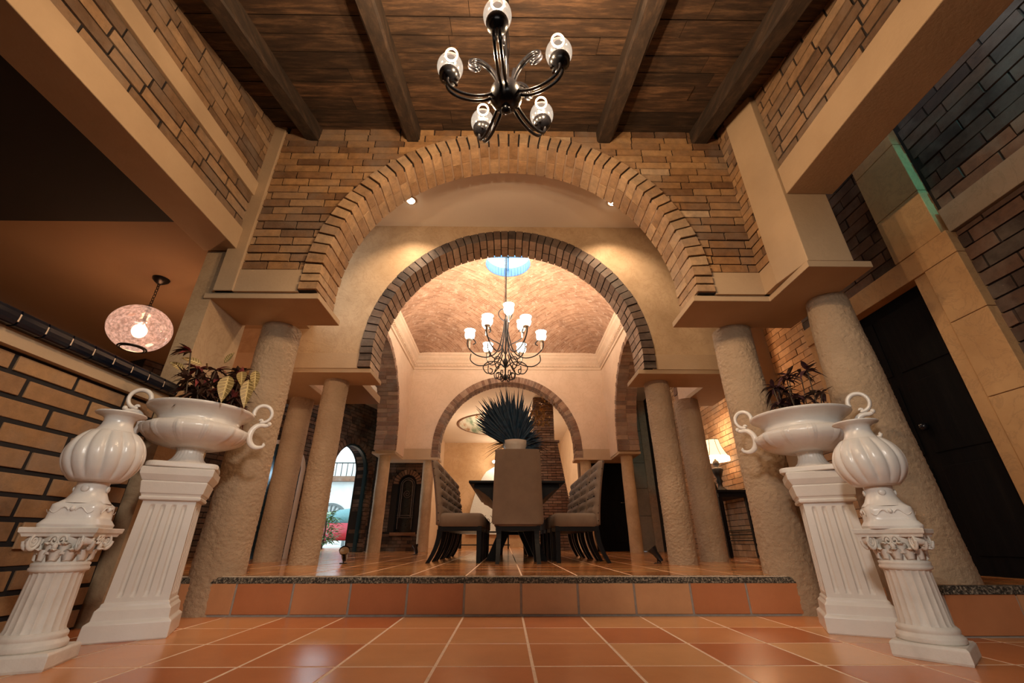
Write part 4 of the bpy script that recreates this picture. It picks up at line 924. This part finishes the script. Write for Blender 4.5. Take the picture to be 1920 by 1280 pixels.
# ------------------------------------------------------------------ small spotlights
for x,lab in ((-1.214,'small glowing recessed spotlight, left one above the second arch'),(1.304,'small glowing recessed spotlight, right one above the second arch')):
    t=thing('recessed_spotlight',lab,'spotlight',(x,3.99,4.28),0,'recessed spotlights'); mb=MB(); mb.lathe([(.045,-.006),(.06,-.012),(.07,-.004),(.07,0)],24,caps=(False,False)); mb.build('trim_ring',CREAM,t); mb=MB(); mb.lathe([(.001,-.03),(.04,-.024),(.05,-.006)],20,caps=(False,False)); mb.build('lens',BULBS,t)
def floorspot(loc,rz,lab,on,tilt=-50):
    t=thing('floor_spotlight',lab,'spotlight',loc,rz,'floor spotlights'); t.scale=(.8,.8,.8); mb=MB(); mb.lathe([(.05,0),(.05,.01)],16); mb.tube([(0,0,.01),(0,0,.07)],.008,6); mb.build('stand',IRON,t)
    mb=MB(); mb.M=Matrix.Translation((0,0,.10))@Matrix.Rotation(R(tilt),4,'Y'); mb.lathe([(.028,-.09),(.035,-.05),(.04,.03),(.062,.075),(.066,.10)],20,caps=(True,False)); mb.build('lamp_head',IRON,t)
    mb=MB(); mb.M=Matrix.Translation((0,0,.10))@Matrix.Rotation(R(tilt),4,'Y'); mb.lathe([(.001,.08),(.058,.085)],20,caps=(False,False)); mb.build('lens',BULBS if on else plain('amber_lens',(.16,.085,.035),.2),t)
floorspot((-1.73,5.05,UZ),R(100),'black floor spotlight by the foot of the column at the garden doorway',False)
floorspot((1.60,5.0,UZ),R(160),'black floor spotlight by the foot of the bluish right column',False,35)
floorspot((-1.62,8.4,UZ),R(180),'lit floor spotlight between the left columns and the dining chairs',True,15)
lamp('SPOT','floor_spot_light',(-1.62,8.4,UZ+.25),WARMW,25,(R(155),0,0),spot_size=R(80),spot_blend=.6,shadow_soft_size=.03)

# ------------------------------------------------------------------ dining set
def chair(lab,BH=.78,plain_=False):
    t=thing('dining_chair',lab,'chair',(0,0,0),0,'tufted dining chairs')   # faces +y, origin at floor centre
    W=.26
    mb=MB(); rr=[]
    for z,s_ in ((.36,.97),(.37,1),(.46,1),(.49,.96),(.5,.88)):
        rr.append([((W*s_)*(1 if i in (1,2,3) and False else 1)*c[0],(.26*s_)*c[1]+.02,z) for i,c in enumerate([(math.copysign(abs(math.cos(a))**.35,math.cos(a)),math.copysign(abs(math.sin(a))**.35,math.sin(a))) for a in [2*pi*j/32 for j in range(32)]])])
    mb.loft(rr); mb.build('seat',FABRIC,t)
    mb=MB(); nx,nz=24,30; F=[];Bk=[]
    for k in range(nz+1):
        v_=k/nz; z=.38+v_*BH; yb=-.24-.11*v_**1.5; hw=(.285-.03*v_ if plain_ else .25+.006*math.sin(pi*v_))-(.012 if k in(0,nz) else 0)
        fr=[];bk=[]
        for i in range(nx+1):
            u=-1+2*i/nx; tuft=0
            if v_>.16:
                gu=(u*2.5+ (0.5 if int(v_*7)%2 else 0))%1; gv=(v_*7)%1
                tuft=.034*abs(math.sin(pi*gu))*abs(math.sin(pi*gv))
            ed=1-abs(u)**8; wr=.055*max(0,abs(u)-.55)**1.4*1.5
            fr.append((u*hw,yb+.055*ed+tuft*ed+wr,z)); bk.append((u*hw,yb-.02*ed+wr*.6,z))
        F.append(fr+bk[::-1])
    mb.loft(F); bt=MB()
    for k in range(1,7):
        z=.38+BH*k/7; v_=k/7
        for i in range(5 if k%2 else 4):
            u=(-.8+.4*i) if k%2 else (-.6+.4*i); y=-.24-.11*v_**1.5+.058+(.055*max(0,abs(u)-.55)**1.4*1.5); bt.ball((u*.25,y,z),.009,8,5)
    for k in range(9): bt.ball((.25,-.22-.11*(k/8)**1.5,.42+(BH-.06)*k/8),.007,6,4); bt.ball((-.25,-.22-.11*(k/8)**1.5,.42+(BH-.06)*k/8),.007,6,4)
    bt.mi=[1]*len(bt.mi); nv=len(mb.v); mb.v+=bt.v; mb.f+=[[i+nv for i in f] for f in bt.f]; mb.t+=bt.t; mb.sm+=bt.sm; mb.mi+=bt.mi; br=mb.build('backrest',[FABRIC,IRON],t)
    mb=MB(); mb.box((-.24,-.22,.315),(.24,.26,.365),t=.5); mb.build('seat_frame',BLACKW,t)
    for sx in(-1,1):
        for sy,y0,dy in ((-1,-.2,-.11),(1,.235,.0)):
            l=MB(); rr=[]
            for q in range(8):
                s_=q/7; h=.027-.006*(1-s_); x=sx*(.205+.01*(1-s_)**2); y=y0+dy*(1-s_)**2; z=s_*.33; rr.append([(x-h,y-h,z),(x+h,y-h,z),(x+h,y+h,z),(x-h,y+h,z)])
            l.loft(rr,smooth=False); l.build('leg',BLACKW,t)
    return t
TX=.12
ch=chair('taupe dining chair at the near table end, its plain back to the camera',.78,True); ch.location=(TX,5.20,UZ); ch.rotation_euler=(0,0,0); ch.scale=(1,1,1)
ch=chair('x',.70)
ordn=['nearest','second','third','fourth','fifth']
for k in range(4):
    lab='taupe tufted dining chair, %s in the row along the left table side'%ordn[k]
    if k==0: ch.location=(TX-.66,5.32,UZ); ch.rotation_euler=(0,0,R(-90)); ch['label']=lab
    else: dup(ch,(TX-.66,5.32+.62*k,UZ),R(-90),lab)
    dup(ch,(TX+.68,5.32+.62*k,UZ),R(90),'taupe tufted dining chair, %s in the row along the right table side'%ordn[k])
dup(ch,(TX,8.35,UZ),R(180),'taupe dining chair at the far table end, facing the camera')
t=thing('dining_table','long black dining table with slanting trestle legs between the chairs','table',(TX,6.7,UZ))
mb=MB(); mb.loft([[(-.56,-1.38,.84),(.56,-1.38,.84),(.56,1.38,.84),(-.56,1.38,.84)],[(-.58,-1.4,.85),(.58,-1.4,.85),(.58,1.4,.85),(-.58,1.4,.85)],[(-.58,-1.4,.875),(.58,-1.4,.875),(.58,1.4,.875),(-.58,1.4,.875)]],smooth=False); mb.build('tabletop',BLACKW,t,bevel=.004)
mb=MB()
rr=[]
for z,hx_ in ((.56,.24),(.62,.27),(.70,.34),(.78,.46),(.80,.52),(.84,.52)): rr.append([(-hx_,-1.3,z),(hx_,-1.3,z),(hx_,1.3,z),(-hx_,1.3,z)])
mb.loft(rr,smooth=False); mb.build('apron',BLACKW,t)
for y in (-1.0,1.0):
    for s_ in(-1,1):
        mb=MB(); mb.hexa([(s_*.30-.07,y-.06,0),(s_*.30+.07,y-.06,0),(s_*.30+.07,y+.06,0),(s_*.30-.07,y+.06,0),(s_*.03-.07,y-.06,.58),(s_*.03+.07,y-.06,.58),(s_*.03+.07,y+.06,.58),(s_*.03-.07,y+.06,.58)],.5); mb.build('leg',BLACKW,t)
# centrepiece
t=thing('flower_vase','white flared vase standing on the dining table','vase',(TX,6.4,UZ+.875)); t.scale=(1.25,1.25,1.25); mb=MB(); mb.lathe([(.09,0),(.10,.02),(.085,.1),(.09,.25),(.11,.38),(.145,.5),(.155,.56),(.148,.56),(.13,.5),(.1,.4)],36,caps=(True,False)); mb.build('vase_body',CERW,t)
mb=MB()
for s_ in(-1,1):
    for q0 in range(3): mb.tube([(s_*(.17+.03*math.cos(a*.5+q0*2)),-.05+.03*q0,.42+.035*math.sin(a*.5+q0*2)) for a in range(12)],.006,5,closed=True)
mb.build('scroll_handles',IRONM,t)
t=thing('palm_arrangement','spiky dark blue palm fan with dried flowers standing in the table vase','plant',(TX,6.4,UZ+.875+.66)); t.scale=(1.42,1.3,1.36); rnd=random.Random(3)
mb=MB()
for k in range(9):
    c=Vector((rnd.uniform(-.03,.03),rnd.uniform(-.05,.05),-.05)); a0=R(rnd.uniform(72,140)) if k<7 else R(rnd.uniform(20,60)); Lf=rnd.uniform(.4,.62)*(1 if k<7 else .5)
    for i in range(34):
        a=a0+R(-30+60*i/33+rnd.uniform(-2,2)); dy=rnd.uniform(-.25,.15); l=Lf*rnd.uniform(.85,1.15)*(1.1-abs(i-16.5)/42); d=Vector((math.cos(a),dy,math.sin(a))); leaf(mb,c+d*.02,d,l*1.15,.028,up=(0,-1,0),curl=.03,n=3)
mb.build('palm_fronds',PALM,t)
mb=MB()
for i in range(60):
    a=R(rnd.uniform(-12,34)) if i%2 else R(rnd.uniform(150,190)); l=rnd.uniform(.25,.42)*(1 if i%2 else .85); leaf(mb,(0,0,.0),(math.cos(a),rnd.uniform(-.5,.3),math.sin(a)+.12),l,.02,curl=.45,n=5)
mb.build('drooping_blades',LF_D,t)
mb=MB()
for i in range(150):
    c=Vector((.26,-.14,.30))+Vector((rnd.gauss(0,.055),rnd.gauss(0,.05),rnd.gauss(0,.07))); leaf(mb,c,(rnd.uniform(-1,1),rnd.uniform(-1,1),rnd.uniform(-.3,1)),.05,.018,n=3)
mb.tube([(0,0,0),(.15,-.02,.15),(.25,-.03,.3)],.006,5); mb.build('dried_flowers',PALMD,t)

# ------------------------------------------------------------------ lamp table in the right hall
t=thing('side_table','small dark table with thin legs against the pale brick wall in the right hall','table',(3.33,6.95,UZ)); mb=MB(); mb.box((-.24,-.45,.86),(.24,.45,.90)); mb.box((-.21,-.42,.80),(.21,.42,.86)); mb.build('tabletop',BLACKW,t,bevel=.004)
for x in(-.2,.2):
    for y in (-.4,.4): mb=MB(); mb.hexa([(x-.02,y-.02,0),(x+.02,y-.02,0),(x+.02,y+.02,0),(x-.02,y+.02,0),(x-.025,y-.025,.8),(x+.025,y-.025,.8),(x+.025,y+.025,.8),(x-.025,y+.025,.8)],.5); mb.build('leg',BLACKW,t)
mb=MB()
for z in (.22,.3,.36): mb.tube([(-.2,-.4,z),(-.2,.4,z)],.009,6); mb.tube([(.2,-.4,z),(.2,.4,z)],.009,6)
mb.tube([(-.2,-.3,.22),(-.2,0,.05),(-.2,.3,.22)],.008,6); mb.build('iron_stretcher',IRONM,t)
t=thing('table_lamp','lit table lamp with a cream panelled shade and dark sculpted base','table lamp',(3.33,6.85,UZ+.90))
mb=MB(); mb.lathe([(.10,0),(.11,.02),(.08,.04),(.04,.07),(.03,.12),(.05,.16),(.035,.2),(.06,.26),(.09,.34),(.07,.36),(.03,.38),(.05,.42),(.045,.46),(.015,.48),(.012,.5)],28); mb.lathe([(.04,.0),(.05,.06),(.03,.14),(.002,.16)],14,(-.12,-.03)); mb.build('lamp_base',IRONM,t)
mb=MB(); shm=emit('glowing_fabric_shade',(1,.72,.42),1.5); mb.lathe([(.21,.50),(.205,.53),(.165,.60),(.125,.70),(.105,.80)],8*6,rf=lambda a,z:1+.03*abs(math.cos(a*4)),caps=(False,False)); sh=mb.build('lamp_shade',shm,t)
mb=MB()
for k in range(8):
    a=2*pi*k/8; mb.tube([(r_*1.035*math.cos(a),r_*1.035*math.sin(a),z) for r_,z in ((.205,.53),(.165,.60),(.125,.70),(.105,.80))],.004,5)
mb.tube([(.107*math.cos(2*pi*i/30),.107*math.sin(2*pi*i/30),.80) for i in range(30)],.005,5,closed=True); mb.build('shade_ribs',IRONM,sh)
mb=MB(); mb.lathe([(.218,.47),(.218,.53)],40,caps=(False,False)); mb.build('shade_band',emit('bright_band',(1,.86,.66),3),sh)
lamp('POINT','table_lamp_light',(0,0,.42),WARM,6,parent=t,shadow_soft_size=.06); lamp('POINT','table_lamp_top_light',(0,0,.9),WARM,14,parent=t,shadow_soft_size=.06)

# arched mirror at the left, between the columns
t=thing('arched_mirror','arched standing mirror with pale frame between the left columns','mirror',(-3.33,6.25,UZ)); mb=MB(); ringcore(mb,SX(1),0,1.15,.34,.40,0,0,.05,24); mb.build('mirror_frame',CERW,t); mb=MB()
pts=[(0.03,-.34,0),(.03,.34,0)]+[(.03,.34*math.cos(pi*i/20),1.15+.34*math.sin(pi*i/20)) for i in range(21)]; mb.add(pts,[tuple(range(len(pts)))],.5); mb.add([(x+.01,y,z) for x,y,z in pts],[tuple(range(len(pts)))[::-1]],.5); mb.build('mirror_glass',plain('blue_black_mirror',(.02,.05,.08),.08,.6),t); t.rotation_euler=(0,0,R(-62))
# shrubs outside
def shrub(loc,lab,n,rad,h,seed):
    rnd=random.Random(seed); t=thing('shrub',lab,'plant',loc); st=MB(); lf=MB()
    st.tube([(0,0,0),(.03,0,h*.5),(0,.02,h*.8)],.03,6)
    for i in range(n):
        a=rnd.uniform(0,2*pi); z=rnd.uniform(.15,1)*h; r=rad*rnd.uniform(.1,1)*math.sin(pi*min(.95,z/h))**.5; leaf(lf,(r*math.cos(a),r*math.sin(a),z),(math.cos(a),math.sin(a),rnd.uniform(-.2,.8)),rnd.uniform(.14,.3),.08,n=4)
    st.build('stem',STEM,t); lf.build('foliage',LF_G,t)
shrub((-5.6,14.2,.18),'leafy green shrub in front of the red car outside the doorway',260,.42,1.1,4)
shrub((-14.2,34,.18),'green tree rising behind the white house',500,1.6,7.5,8)
